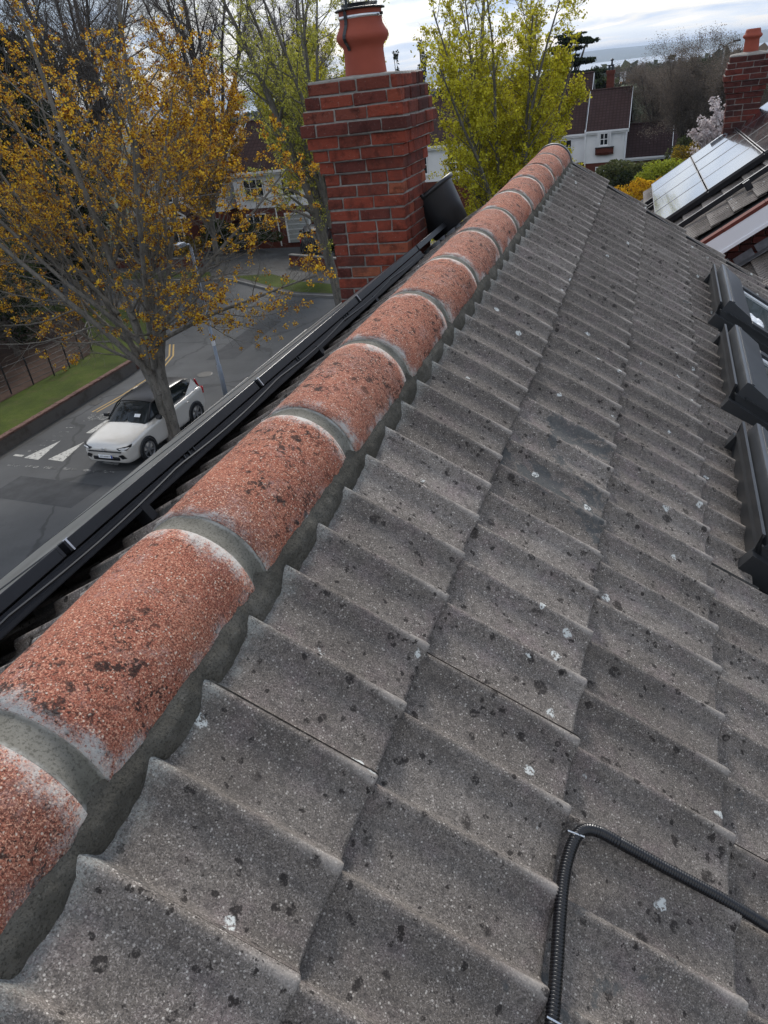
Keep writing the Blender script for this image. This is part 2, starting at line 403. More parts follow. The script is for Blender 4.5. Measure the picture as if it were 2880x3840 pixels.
t = T('sea_water', .25, 0, .4); M_SEA = t.done(t.ramp(t.noise(.0012, 5, .6, t.world()), [(.3, (.12, .17, .21)), (.7, (.20, .25, .28))]))
mb = MB(); mb.q((-14500, -14500, -90.5), (14500, -14500, -90.5), (14500, 14500, -90.5), (-14500, 14500, -90.5))
tag(add('sea', mb.mesh('sea'), M_SEA), kind='structure')
def coast():
    P = []
    for j in range(90):
        a = rad(-75 + 130 * j / 89)
        hgt = 88 + 55 * mnoise.noise(Vector((j * .13, 3.1, 0))) + 22 * mnoise.noise(Vector((j * .45, 7.7, 0)))
        row = []
        for r, k in ((8300, -.05), (8500, .06), (9300, .3), (10500, .62), (12000, 1.0), (13500, .95)):
            row.append((r * math.sin(a), r * math.cos(a), -92 + hgt * k * 1.0 + (6 * mnoise.noise(Vector((j * .9, r * .01, 0))) if k > .1 else 0)))
        P.append(row)
    return grid_mesh('far_coast', P)
t = T('far_coast_land', .95, 0, .1); wv = t.world()
M_COAST = t.done(t.mix(t.step(t.vor(.009, wv), .16, .1), t.ramp(t.noise(.002, 6, .7, wv), [(.35, (.05, .07, .035)), (.65, (.10, .10, .06))]), (.55, .53, .5)))
tag(add('hills', coast(), M_COAST, smooth=True), kind='structure')

# ------------------------------------------------------------------ street
t = T('asphalt', .9, 0, .15); wv = t.world()
c = t.ramp(t.noise(.35, 6, .6, wv), [(.3, (.062, .063, .064)), (.7, (.095, .096, .097))])
c = t.mix(t.mth('MULTIPLY', t.step(t.noise(60, 3, .7, wv), .55, .7), .35), c, (.11, .11, .105))
c = t.mix(t.mth('MULTIPLY', t.step(t.noise(.8, 7, .8, wv, 1.5), .60, .64), .35), c, (.04, .04, .041))
c = t.mix(t.mth('MULTIPLY', t.step(t.noise(1.6, 5, .8, t.stretch(wv, 1, .25, 1)), .62, .74), .4), c, (.12, .118, .112))
ve = t.n('ShaderNodeTexVoronoi', feature='DISTANCE_TO_EDGE'); t.L(t.wob(wv, .8, 1.2), ve.inputs['Vector']); ve.inputs['Scale'].default_value = .16
c = t.mix(t.mth('MULTIPLY', t.step(ve.outputs['Distance'], .014, .004), .5), c, (.03, .03, .03))
ar = t.n('ShaderNodeVectorMath', operation='DISTANCE'); t.L(wv, ar.inputs[0]); ar.inputs[1].default_value = (-24, 24, 0)
rg_ = t.mth('MULTIPLY', t.step(t.noise(.5, 4, .7, wv), .45, .6), t.step(t.mth('ABSOLUTE', t.mth('SUBTRACT', t.mth('FRACT', t.mth('MULTIPLY', ar.outputs['Value'], .27)), .5)), .16, .05))
c = t.mix(t.mth('MULTIPLY', rg_, .35), c, (.045, .046, .047))
t.bump(t.noise(70, 3, .7, wv), .5, .006)
M_ROAD = t.done(c)
def sheet(name, pts, z, mat, kind='structure', thick=0):
    mb = MB()
    mb.q(*[(x, y, z) for x, y in pts])
    if thick:
        n = len(pts)
        for i in range(n):
            a, b = pts[i], pts[(i + 1) % n]; mb.q((a[0], a[1], z), (a[0], a[1], z - thick), (b[0], b[1], z - thick), (b[0], b[1], z))
    o = add(name, mb.mesh(name), mat); tag(o, kind=kind); return o
road_pts = [(-19.6, -25), (-13.6, -25), (-13.6, 29), (-13.0, 31.2), (-10.5, 33.0), (-6, 34.0), (4, 34.2), (4, 39.8), (-9, 39.4), (-14.8, 34.4), (-17.5, 35.0), (-20.2, 36.4), (-23.4, 38.2), (-28.0, 38.2), (-39, 39.2), (-60, 41), (-60, 31.9), (-31.4, 31.9), (-29.0, 31.8), (-26.2, 30.9), (-23.1, 28.9), (-21.2, 26.1), (-20.2, 24.7), (-19.9, 23), (-19.6, 20)]
road_pts = [(-19.6, -25), (-8, -25), (-8, 29), (-4, 30.5), (6, 31), (6, 38.5), (-8, 37), (-14.8, 33.4), (-17.5, 34.0), (-20.2, 35.6), (-23.4, 37.7), (-28.0, 37.9), (-39, 38.9), (-60, 41), (-60, 31.9), (-31.4, 31.9), (-29.0, 31.8), (-26.2, 30.9), (-23.1, 28.9), (-21.2, 26.1), (-20.2, 24.7), (-19.9, 23), (-19.6, 20)]
sheet('road', road_pts, .004, M_ROAD)
t = T('verge_grass', .95, 0, .1); wv = t.world()
c = t.ramp(t.noise(.9, 5, .65, wv), [(.3, (.035, .045, .010)), (.55, (.066, .086, .014)), (.75, (.10, .115, .024))])
c = t.mix(t.mth('MULTIPLY', t.step(t.noise(1.6, 6, .8, wv), .50, .66), .6), c, (.10, .072, .036))
c = t.mix(t.mth('MULTIPLY', t.step(t.noise(5, 4, .8, wv), .5, .7), .5), c, (.03, .045, .008))
c = t.mix(t.mth('MULTIPLY', t.noise(25, 3, .8, wv), .5), c, (.03, .05, .01))
t.bump(t.noise(30, 3, .8, wv), 1, .03)
M_GRASS = t.done(c)
t = T('footpath_concrete', .9, 0, .15); wv = t.world()
M_PATH = t.done(t.ramp(t.noise(1.2, 6, .7, wv), [(.3, (.055, .053, .050)), (.7, (.095, .092, .088))]))
M_KERB = plain('kerb_stone', (.17, .165, .155), .9, 0, .1, .2, 3)
t = T('garden_earth', .95, 0, .1); wv = t.world()
M_EARTH = t.done(t.ramp(t.noise(3, 6, .75, wv), [(.3, (.028, .018, .012)), (.6, (.06, .036, .026)), (.8, (.10, .06, .045))]))
# raised verge behind the low brick wall
isl = [(-20.02, -8), (-20.02, 23.0), (-20.3, 24.7), (-21.35, 26.2), (-23.2, 28.8), (-26.3, 30.8), (-29.1, 31.7), (-31.4, 31.8), (-45, 31.8), (-45, -8)]
sheet('grass', isl, .40, M_GRASS, thick=.42)
sheet('garden_ground', [(-22.75, -8), (-22.75, 23.8), (-24.7, 26.1), (-26.6, 28.2), (-29.2, 30.4), (-44, 30.8), (-44, -8)], .412, M_EARTH)
sheet('gutter_strip', [(-19.96, -25), (-19.62, -25), (-19.5, 20), (-19.75, 23), (-20.0, 24.4), (-20.1, 23), (-19.96, 20)], .012, M_PATH)
# far side of the road: kerb, verge, footpath, front gardens
kl = [(-60, 41.0), (-39, 38.9), (-28.0, 37.9), (-23.4, 37.7), (-20.2, 35.6), (-17.5, 34.0), (-14.8, 33.4), (-8, 37), (6, 38.5)]
sheet('verge', kl + [(6, 46), (-60, 46)], .10, M_PATH)
sheet('grass_verge', [(-23.5, 38.3), (-20.3, 36.1), (-17.6, 34.4), (-14.9, 33.8), (-13.8, 34.8), (-15.4, 35.6), (-18.4, 36.6), (-21.2, 38.6)], .108, M_GRASS)
sheet('grass_verge', [(-38, 39.1), (-28.6, 38.2), (-25, 38.1), (-26, 39.6), (-37, 40.6)], .109, M_GRASS)
def ribbon_box(pts, w_, z0, z1):
    mb = MB()
    for i in range(len(pts) - 1):
        a, b = Vector((*pts[i], 0)), Vector((*pts[i + 1], 0)); d = (b - a); L_ = d.length; an = math.atan2(d.y, d.x)
        mb.box(0, L_, -w_ / 2, w_ / 2, z0, z1, TR(a.x, a.y, 0) @ RZ(an))
    return mb
tag(add('kerb', ribbon_box(kl, .15, 0, .116).mesh('kerb'), M_KERB), kind='structure')
tag(add('kerb', ribbon_box([(-20.25, 24.9), (-21.25, 26.15), (-23.1, 28.9), (-26.2, 30.95), (-29.0, 31.85), (-31.4, 31.95), (-60, 31.98)], .16, 0, .13).mesh('kerb'), M_KERB), kind='structure')
# painted marks
t = T('road_paint', .8, 0, .2); wv = t.world()
t_alpha = t.step(t.noise(9, 5, .8, wv), .36, .50)
M_PAINT = t.done(t.mix(t_alpha, (.085, .085, .083), (.42, .41, .38)))
t = T('yellow_paint', .8, 0, .2); wv = t.world()
M_YPAINT = t.done(t.mix(t.step(t.noise(9, 5, .8, wv), .32, .46), (.08, .07, .055), (.36, .24, .09)))
t = T('worn_paint', .8, 0, .2); wv = t.world()
M_WORN = t.done(t.mix(t.step(t.noise(5, 6, .85, wv, 1), .50, .60), (.055, .056, .057), (.27, .265, .25)))
for x0 in (-18.70, -17.70, -15.55):
    sheet('give_way_triangle', [(x0, 15.02), (x0 + .66, 14.95), (x0 + .40, 16.35)], .009, M_PAINT)
sheet('road_dash', [(-19.25, 15.1), (-18.85, 15.08), (-18.85, 15.2), (-19.25, 15.22)], .009, M_PAINT)
sheet('road_dash', [(-18.95, 15.45), (-18.6, 15.42), (-18.6, 15.56), (-18.95, 15.58)], .009, M_WORN)
for k in range(6): sheet('road_dash', [(-18.9 + k * .75, 14.45), (-18.4 + k * .75, 14.42), (-18.4 + k * .75, 14.56), (-18.9 + k * .75, 14.59)], .009, M_WORN)
sheet('road_marking', [(-18.6, 17.9), (-17.2, 18.2), (-17.3, 18.7), (-18.7, 18.5)], .009, M_WORN)
sheet('road_marking', [(-17.75, 17.0), (-17.5, 17.0), (-17.45, 18.3), (-17.7, 18.3)], .009, M_PAINT)
for k in range(5): sheet('road_marking', [(-18.9, 15.9 + k * .35), (-18.5, 15.95 + k * .35), (-18.5, 16.0 + k * .35), (-18.9, 15.97 + k * .35)], .009, M_WORN)
def strip(name, pts, wd, z, mat):
    mb = MB()
    for i in range(len(pts) - 1):
        a, b = Vector((*pts[i], z)), Vector((*pts[i + 1], z)); d = (b - a).normalized(); n_ = Vector((-d.y, d.x, 0)) * wd / 2
        mb.q(a - n_, b - n_, b + n_, a + n_)
    o = add(name, mb.mesh(name), mat); tag(o, kind='structure'); return o
yl = [(-18.62, 18.7), (-18.45, 20.3), (-18.45, 21.9), (-18.7, 23.2), (-19.15, 24.7), (-20.1, 26.2)]
strip('double_yellow_line', yl, .075, .009, M_YPAINT)
strip('double_yellow_line', [(x - .2, y) for x, y in yl], .075, .009, M_YPAINT)
strip('double_yellow_line', [(-22.9, 29.6), (-26, 31.5), (-29, 32.4), (-45, 32.6)], .09, .009, M_YPAINT)

M_PATCH = plain('asphalt_patch', (.052, .053, .055), .9, 0, .15, .25, 2)
sheet('road_patch', [(-17.9, 12.6), (-14.6, 12.4), (-14.5, 13.7), (-17.8, 13.9)], .007, M_PATCH)
sheet('road_patch', [(-17.2, 24.2), (-15.9, 24.4), (-16.2, 29.6), (-17.4, 29.4)], .007, M_PATCH)
M_COVER = plain('cast_iron_cover', (.05, .048, .045), .6, .4, .3, .3, 12, .004)
mh = tag(add('manhole_cover', MB().lathe([(.001, .018), (.24, .018), (.30, .018), (.32, .010), (.33, .006)], 24, TR(-16.3, 22.6, 0)).mesh('manhole'), M_COVER), 'round iron manhole cover in the road beyond the car', 'manhole cover')
tag(add('drain_grate', bevel(MB().box(-19.45, -19.1, 19.3, 19.75, .004, .016).mesh('grate'), .004), M_COVER), 'small square drain grate against the low brick wall kerb', 'drain')
# low brick wall with brick-on-edge coping
t = T('low_wall_brick', .92, 0, .12); wv = t.world()
bt = t.n('ShaderNodeTexBrick'); t.L(wv, bt.inputs['Vector']); rot = t.n('ShaderNodeMapping'); rot.inputs['Rotation'].default_value = (rad(90), 0, rad(90)); t.L(wv, rot.inputs[0]); t.L(rot.outputs[0], bt.inputs['Vector'])
bt.inputs['Scale'].default_value = 1; bt.inputs['Brick Width'].default_value = .225; bt.inputs['Row Height'].default_value = .075; bt.inputs['Mortar Size'].default_value = .006
bt.inputs['Color1'].default_value = (.10, .045, .033, 1); bt.inputs['Color2'].default_value = (.15, .075, .05, 1); bt.inputs['Mortar'].default_value = (.12, .11, .10, 1)
M_LOWB = t.done(t.mix(t.mth('MULTIPLY', t.step(t.noise(1.3, 5, .7, wv), .45, .7), .6), bt.outputs['Color'], (.05, .04, .03)))
M_COPE = brick_material('coping_brick', (.10, .055, .045), (.17, .10, .08), (.24, .20, .17))
low = tag(empty('low_brick_wall', (-19.9, 8, 0)), 'low red brick wall with brick on edge coping retaining the grass verge', 'wall')
wl = [(-19.9, -8), (-19.9, 22.9), (-20.05, 24.0), (-20.3, 24.8)]
add('wall', ribbon_box(wl, .2, 0, .43).mesh('low_wall'), M_LOWB, low)
cope = MB()
for i in range(len(wl) - 1):
    a, b = Vector((*wl[i], 0)), Vector((*wl[i + 1], 0)); L_ = (b - a).length; an = math.atan2((b - a).y, (b - a).x); n_ = int(L_ / .085)
    for k in range(n_):
        if a.y + (b.y - a.y) * k / n_ < 11: continue
        j = R.uniform(-.008, .008)
        cope.box(k * .085, k * .085 + .066, -.112 + j, .112 + j, .43, .505 + R.uniform(-.006, .006), TR(a.x, a.y, 0) @ RZ(an))
tag(add('coping_bricks', cope.mesh('coping'), M_COPE, low), kind='stuff')

# estate railing
fen = tag(empty('estate_railing', (-22.6, 20, .41)), 'low black iron estate railing curving around the garden behind the grass verge', 'fence')
fp = [(-23.6, 14.0), (-23.3, 16.5), (-23.05, 18.0), (-22.95, 19.2), (-22.75, 20.2), (-22.55, 21.2), (-22.5, 22.1), (-22.6, 23.1), (-22.9, 24.1), (-23.5, 25.0), (-24.2, 25.8), (-25.0, 26.7), (-25.9, 27.7), (-27.0, 28.7), (-28.1, 29.6), (-29.3, 30.3), (-30.8, 30.9), (-32.4, 31.1)]
M_IRON = plain('black_iron', (.012, .011, .011), .6, .2)
post = MB().box(-.028, .028, -.011, .011, 0, 1.18).mesh('post')
for i, (x, y) in enumerate(fp):
    a = fp[max(0, i - 1)]; b = fp[min(len(fp) - 1, i + 1)]
    add('post', post, M_IRON, fen, TR(x, y, .40) @ RZ(math.atan2(b[1] - a[1], b[0] - a[0])))
for h in (.22, .42, .62, .83, 1.08):
    add('rail', MB().tube([(x, y, .40 + h) for x, y in fp], .013 if h < 1 else .016, 5).mesh('rail'), M_IRON, fen)

# lamp column
M_LAMP = plain('painted_steel_column', (.30, .34, .40), .5, .2, .4, .15, 3)
lamp = tag(empty('lamp_column', (-14.12, 20.5, 0)), 'slim grey blue steel lamp column with a small white sticker, beside the tree trunk', 'lamp post')
add('pole', MB().tube([(0, 0, 0), (0, 0, 1.2), (0, 0, 1.25), (0, 0, 5.3)], [.085, .085, .06, .045], 12).mesh('pole'), M_LAMP, lamp, keep=False, smooth=True)
add('sticker', MB().lathe([(.0665, 1.95), (.0665, 2.2)], 12).mesh('sticker'), M_WHITE, lamp, keep=False)
mb = MB().tube([(0, 0, 5.3), (.02, -.1, 5.42), (.05, -.5, 5.5)], .03, 8)
add('bracket', mb.mesh('bracket'), M_LAMP, lamp, keep=False)
add('lantern', bevel(MB().box(-.11, .15, -1.0, -.45, 5.44, 5.58).mesh('lantern'), .04, 2), M_LAMP, lamp, keep=False)

# ------------------------------------------------------------------ our house: roof frames
TH, E_ = 0.5841, 0.0152
DR = Vector((math.cos(TH), 0, -math.sin(TH))); YV = Vector((0, math.cos(E_), math.sin(E_))); NR = DR.cross(YV).normalized()
DR = YV.cross(NR).normalized()
DL = Vector((-math.cos(TH), 0, -math.sin(TH))); NL = YV.cross(DL).normalized() * 1
if NL.z < 0: NL = -NL
DL = DL.normalized(); VL = NL.cross(DL).normalized()      # VL = -YV
OR = Vector((0, 0, 8.5)); OL = Vector((-.82, 0, 8.5))
def PR(s, y, h): return OR + DR * s + YV * y + NR * h
def PL(s, y, h): return OL + DL * s + YV * y + NL * h
def FR(s, y, h=0): return frame(PR(s, y, h), DR, YV, NR)
def FL(s, y, h=0): return frame(PL(s, y, h), DL, VL, NL)

PROF = [(0, 0), (.035, -.0006), (.07, -.0024), (.11, -.0062), (.15, -.0112), (.19, -.0160), (.235, -.0198), (.29, -.0224), (.38, -.0246), (.50, -.0262), (.62, -.0272), (.74, -.0278), (.82, -.0276), (.865, -.0250), (.90, -.0190), (.93, -.0112), (.957, -.0048), (.98, -.0012), (1.0, 0)]
def prof(t):
    t = t % 1.0
    for (a, ha), (b, hb) in zip(PROF, PROF[1:]):
        if t <= b: return ha + (hb - ha) * (t - a) / (b - a)
    return 0
GAUGE, TL, SL = .340, .420, .0716
def tile_mesh(name, v0=.008, v1=-.2924, u0=-TL, u1=0.0, th=.014, slope=SL):
    vs = [v0]
    for k in (0, 1):
        for t_, h in PROF[:-1]:
            y = -.15 * (k + t_)
            if v1 < y < v0 - .001: vs.append(y)
    vs.append(v1)
    fl = v1 < -.28
    us = [u0, u0 + (u1 - u0) * .5, u1 - .03, u1 - .007, u1 - .0015, u1]
    rows = []
    for u in us:
        dz = 0
        if u > u1 - .002: dz = -.0045 if u == u1 else -.0018
        rows.append([Vector((u, y, prof(-y / .15) + slope * (u1 - u) * -1 + dz)) for y in vs])
    nu, nv = len(us), len(vs)
    V = [tuple(p) for r in rows for p in r]; F = []
    for i in range(nu - 1):
        for j in range(nv - 1): a = i * nv + j; F.append((a, a + nv, a + nv + 1, a + 1)[::-1])
    b = len(V)                                            # nose face, underside lip
    for p in rows[-1]: V.append((p.x, p.y, p.z))
    for p in rows[-1]: V.append((p.x - .002, p.y, p.z - th))
    for p in rows[2]: V.append((p.x, p.y, p.z - th - .002))
    for j in range(nv - 1):
        F.append((b + j, b + j + 1, b + nv + j + 1, b + nv + j)); F.append((b + nv + j, b + nv + j + 1, b + 2 * nv + j + 1, b + 2 * nv + j))
    for col in (0, nv - 1):                                # side edges
        c = len(V)
        for i in range(nu): p = rows[i][col]; V.append((p.x, p.y, p.z)); V.append((p.x, p.y, p.z - th))
        for i in range(nu - 1): F.append((c + 2 * i, c + 2 * i + 1, c + 2 * i + 3, c + 2 * i + 2))
    if fl:                                                 # interlocking flange under the next tile
        c = len(V)
        for i in range(nu):
            p = rows[i][nv - 1]; V.append((p.x, p.y + .001, -.013 + slope * p.x)); V.append((p.x, p.y - .022, -.026 + slope * p.x))
        for i in range(nu - 1): F.append((c + 2 * i, c + 2 * i + 1, c + 2 * i + 3, c + 2 * i + 2))
    me = bpy.data.meshes.new(name); me.from_pydata(V, [], F); me.update()
    me.polygons.foreach_set('use_smooth', [True] * len(me.polygons))
    bm = bmesh.new(); bm.from_mesh(me); bmesh.ops.recalc_face_normals(bm, faces=bm.faces[:]); bm.to_mesh(me); bm.free()
    me.update(); return me

house = tag(empty('house', (-.41, 1.5, 0)), 'brick house seen from its own ridge, grey pantile roof with red ridge tiles and chimney', 'house')
Y0R, Y1R = -2.4, 5.06
# underlay planes (just beneath the tiles) and walls
def roofplane(P, s0, s1, h): 
    mb = MB(); mb.q(P(s0, Y0R, h), P(s1, Y0R, h), P(s1, Y1R - .03, h), P(s0, Y1R - .03, h)); return mb
mbu = roofplane(PR, -.49, 4.6, -.075); mbu.v += []; 
m2 = roofplane(PL, -.49, 4.6, -.075)
n0 = len(mbu.v); mbu.v += m2.v; mbu.f += [tuple(i + n0 for i in f) for f in m2.f]
roof = add('roof', mbu.mesh('roof_underlay'), M_UNDER, house)
t = T('house_brick_wall', .9, 0, .15); wv = t.world()
mp = t.n('ShaderNodeMapping'); mp.inputs['Rotation'].default_value = (rad(90), 0, 0); t.L(wv, mp.inputs[0])
bt = t.n('ShaderNodeTexBrick'); t.L(mp.outputs[0], bt.inputs['Vector']); bt.inputs['Scale'].default_value = 1; bt.inputs['Brick Width'].default_value = .225; bt.inputs['Row Height'].default_value = .075; bt.inputs['Mortar Size'].default_value = .01
bt.inputs['Color1'].default_value = (.16, .04, .026, 1); bt.inputs['Color2'].default_value = (.22, .05, .03, 1); bt.inputs['Mortar'].default_value = (.2, .19, .17, 1)
M_BWALL = t.done(bt.outputs['Color'])
mb = MB()
gx = 3.9
for y in (Y0R + .05, Y1R - .06):
    mb.q((-.41 - gx, y, 0), (-.41 + gx, y, 0), (-.41 + gx, y, 8.62 - math.tan(TH) * gx), (-.41, y, 8.66), (-.41 - gx, y, 8.62 - math.tan(TH) * gx))
for x in (-.41 - gx + .3, -.41 + gx - .3): mb.q((x, Y0R + .05, 0), (x, Y1R - .06, 0), (x, Y1R - .06, 6.0), (x, Y0R + .05, 6.0))
add('wall', mb.mesh('house_wall'), M_BWALL, house)

# windows in the roof (s range, y range): tiles stop at them
WIN = [(1.01, 1.77), (2.13, 2.89), (3.26, 4.03)]
WS0, WS1 = .80, 1.98
tiles = {}
def tmesh(kind):
    if kind not in tiles:
        if kind == 'full': tiles[kind] = tile_mesh('roof_tile')
        elif kind == 'top': tiles[kind] = tile_mesh('roof_tile_top', u0=-.345)
        elif kind == 'cut': tiles[kind] = tile_mesh('roof_tile_cut', u1=-.175)   # cut above a window
        elif kind == 'half': tiles[kind] = tile_mesh('roof_tile_half', v1=-.1418)
        elif kind == 'half2': tiles[kind] = tile_mesh('roof_tile_half_b', v0=-.142, v1=-.2924)
    return tiles[kind]
def jit(a=.0012): return R.uniform(-a, a)
def put_tile(kind, mat, FRM, s, y, mirror=False):
    me = tmesh(kind)
    key = me.name + mat.name
    if key not in tiles:
        m3 = me.copy(); m3.materials.append(mat); tiles[key] = m3
    M = FRM(s + jit(.002), y + jit(.001), jit(.0012)) @ RZ(R.uniform(-.0035, .0035)) @ RX(R.uniform(-.006, .006))
    o = bpy.data.objects.new('roof_tile', tiles[key]); link(o); o.matrix_basis = M; o.parent = roof; o.matrix_parent_inverse = ROOFINV
    return o
ROOFINV = wmat(roof).inverted()
SEND = [0.0, .335, .684, 1.030, 1.37, 1.71, 2.05]
def win_over(y0, y1):
    return any(y0 < b - .01 and y1 > a + .01 for a, b in WIN)
for c, s in enumerate(SEND):
    for k in range(-7, 18):
        ytop = .30 * k + .008; y = .30 * k; ylo = y - .292
        if ytop > Y1R + .06: continue
        if c >= 5 and ytop > 4.9: pass
        if s > WS0:
            # split each tile into two rolls, drop those behind a window
            for half, (a, b) in (('half', (y - .142, y + .008)), ('half2', (y - .292, y - .142))):
                hit = any(a < wb - .03 and b > wa + .03 for wa, wb in WIN)
                if hit and s - TL < WS1: 
                    if c == 3:
                        nm = 'hc' + half
                        if nm not in tiles: tiles[nm] = tile_mesh('roof_tile_' + nm, v0=.008 if half == 'half' else -.142, v1=-.1418 if half == 'half' else -.2924, u1=-.178)
                        put_tile(nm, M_TILE, FR, s, y)
                    continue
                put_tile(half, M_TILE, FR, s, y)
        else:
            put_tile('top' if c == 0 else 'full', M_TILE_TOP if c == 0 else (M_TILE_WORN if (c, k) in ((1, 3), (1, 4), (2, -1), (3, 6), (0, 9)) else M_TILE), FR, s, y)
# left slope, three courses of separate tiles, the rest joined
for c, s in enumerate([0.0, .335, .684]):
    for k in range(-17, 8):
        y = -.30 * k
        if y > Y1R - .25 or y < Y0R - .1: continue
        if -.05 < s - .35 and 3.83 < y + .15 < 4.7 and s > .3: pass
        put_tile('top' if c == 0 else 'full', M_TILE_TOP if c == 0 else M_TILE, FL, s, y)
def rest_tiles(FRM, ss, y0, y1, sign):
    mb = MB(); me = tmesh('full'); vs = [v.co.copy() for v in me.vertices]; fs = [tuple(p.vertices) for p in me.polygons]
    for s in ss:
        n_ = int((y1 - y0) / .3)
        for k in range(n_ + 1):
            y = (round(y0 / .3) + k) * .3
            if y > Y1R - .02: continue
            M = FRM(s + jit(), y, jit()); b = len(mb.v); mb.v += [tuple(M @ v) for v in vs]; mb.f += [tuple(i + b for i in f) for f in fs]
    return mb
o = add('roof_tiles', rest_tiles(FR, [2.39 + .34 * i for i in range(7)], Y0R, Y1R, 1).mesh('roof_tiles_lower'), M_TILE, roof, smooth=True); tag(o, kind='stuff')
o = add('roof_tiles', rest_tiles(FL, [1.03 + .34 * i for i in range(11)], Y0R, Y1R - .2, -1).mesh('roof_tiles_left'), M_TILE, roof, smooth=True); tag(o, kind='stuff')

# ridge tiles bedded and pointed
RC = Vector((-.41, 0, 8.5 + .156)); RR = .132
def FRG(y): return frame(RC + YV * y, Vector((1, 0, 0)), YV, Vector((1, 0, 0)).cross(YV))
def arc_mesh(name, L_, r_out, r_in, a0=12, a1=168, na=22, ny=6, rough=0.0, prof_=None):
    V = []; F = []
    ys = [-L_ / 2 + L_ * i / ny for i in range(ny + 1)]
    ang = [rad(a0 + (a1 - a0) * j / na) for j in range(na + 1)]
    for y in ys:
        for a in ang:
            r = r_out(y, a) if callable(r_out) else r_out
            V.append((r * math.cos(a), y, r * math.sin(a)))
    nv = na + 1
    for i in range(ny):
        for j in range(na): a = i * nv + j; F.append((a, a + 1, a + nv + 1, a + nv))
    b = len(V)
    for y in (ys[0], ys[-1]):
        for a in ang: V.append((r_in * math.cos(a), y, r_in * math.sin(a)))
    for j in range(na):
        F.append((j, b + j, b + j + 1, j + 1)); e = ny * nv; F.append((e + j, e + j + 1, b + nv + j + 1, b + nv + j))
    for col in (0, na):
        c = len(V)
        for i, y in enumerate(ys): p = V[i * nv + col]; V.append(p); V.append((r_in * math.cos(ang[col]), y, r_in * math.sin(ang[col])))
        for i in range(ny): F.append((c + 2 * i, c + 2 * i + 1, c + 2 * i + 3, c + 2 * i + 2))
    me = bpy.data.meshes.new(name); me.from_pydata(V, [], F); me.update()
    bm = bmesh.new(); bm.from_mesh(me); bmesh.ops.remove_doubles(bm, verts=bm.verts[:], dist=1e-6); bmesh.ops.recalc_face_normals(bm, faces=bm.faces[:]); bm.to_mesh(me); bm.free()
    for p in me.polygons: p.use_smooth = len(p.vertices) == 4 and abs(p.normal.y) < .5
    return me
PITCH_R, GAP = .463, .046
def rtile(seed):
    def ro(y, a):
        n_ = mnoise.noise(Vector((y * 6 + seed * 9, a * 2, seed))) * .0016
        e = max(0, abs(y) - .203) / .006
        return RR + n_ - .0018 * min(1, e) ** 2
    return arc_mesh('ridge_tile', PITCH_R - GAP, ro, RR - .016, ny=14, na=28, a0=4, a1=176)
rt = [rtile(i) for i in range(4)]
for me in rt: me.materials.append(M_RIDGE)
y = -.54 - 2 * PITCH_R; k = 0
joints = []
while y < 4.9:
    L_ = PITCH_R if y + PITCH_R < 5.0 else 5.05 - y
    o = bpy.data.objects.new('ridge_tile', rt[k % 4]); link(o)
    o.matrix_basis = FRG(y + PITCH_R / 2 + jit(.003)) @ RY(R.uniform(-.012, .012)) @ RZ(R.uniform(-.006, .006)) @ TR(jit(.0015), 0, jit(.002))
    o.parent = roof; o.matrix_parent_inverse = ROOFINV
    joints.append(y); y += PITCH_R; k += 1
joints.append(y)
def ring(seed):
    def ro(yy, a):
        c = math.cos(min(1, abs(yy) / .028) * pi / 2)
        return RR - .0022 - .0052 * c + .0010 * mnoise.noise(Vector((yy * 30, a * 4 + seed, seed)))
    return arc_mesh('joint_mortar', .052, ro, RR - .03, na=34, ny=12, a0=-6, a1=186)
rg = [ring(i) for i in range(3)]
for me in rg: me.materials.append(M_RING)
for i, yj in enumerate(joints[:-1]):
    o = bpy.data.objects.new('joint_mortar', rg[i % 3]); link(o); o.matrix_basis = FRG(yj + jit(.002)) @ RZ(R.uniform(-.01, .01)); o.parent = roof; o.matrix_parent_inverse = ROOFINV
# plastic end cap of the ridge
add('ridge_end_cap', arc_mesh('ridge_end_cap', .035, RR + .007, RR - .01, a0=4, a1=176, na=26, ny=2), plain('grey_cap', (.10, .105, .11), .5), roof, FRG(joints[-1] - .005))
# bedding mortar fillet along both sides, following the waves of the tiles
def bedding(P, sgn):
    rows = []
    ys = np.arange(Y0R, Y1R - .01, .004)
    base = [(-.378, .018), (-.357, .004), (-.347, -.001), (-.337, -.006), (-.327, -.011), (-.318, -.016), (-.311, -.022), (-.304, -.030), (-.298, -.040), (-.293, -.053), (-.291, -.07)]
    for (s, h) in base:
        row = []
        for y in ys:
            ph = (-y / .15) % 1.0 if sgn > 0 else (y / .15) % 1.0
            pan = -prof(ph) / .0278
            n1 = mnoise.noise(Vector((y * 9, s * 30, 3.3 * sgn))) ; n2 = mnoise.noise(Vector((y * 40, s * 90, 1.3 * sgn)))
            n3 = mnoise.noise(Vector((y * 90, s * 160, 7.3))); ds = .006 * n1 + .0030 * n2 + .0014 * n3 + .006 * pan * (1 if s > -.33 else 0)
            dh = .0022 * n1 + .0016 * n2 + .0010 * n3
            if s < -.34: ds = 0; dh = 0
            row.append(P(s + ds, y, h + dh))
        rows.append(row)
    me = grid_mesh('bedding_mortar', rows)
    return me
add('bedding_mortar', bedding(PR, 1), M_MORT, roof, smooth=True)
add('bedding_mortar', bedding(PL, -1), M_MORT, roof, smooth=True)
# verge clips: dark edge under the last tiles
mb = MB()
for s in SEND: mb.box(-.36, -.004, -.012, .0, -.045, -.022, FR(s, Y1R - .012))
for s in [0, .335, .684, 1.03, 1.37]: mb.box(-.36, -.004, 0, .012, -.075, -.022, FL(s, Y1R - .005))
add('verge_strip', mb.mesh('verge_strip'), M_BLACKP, roof)

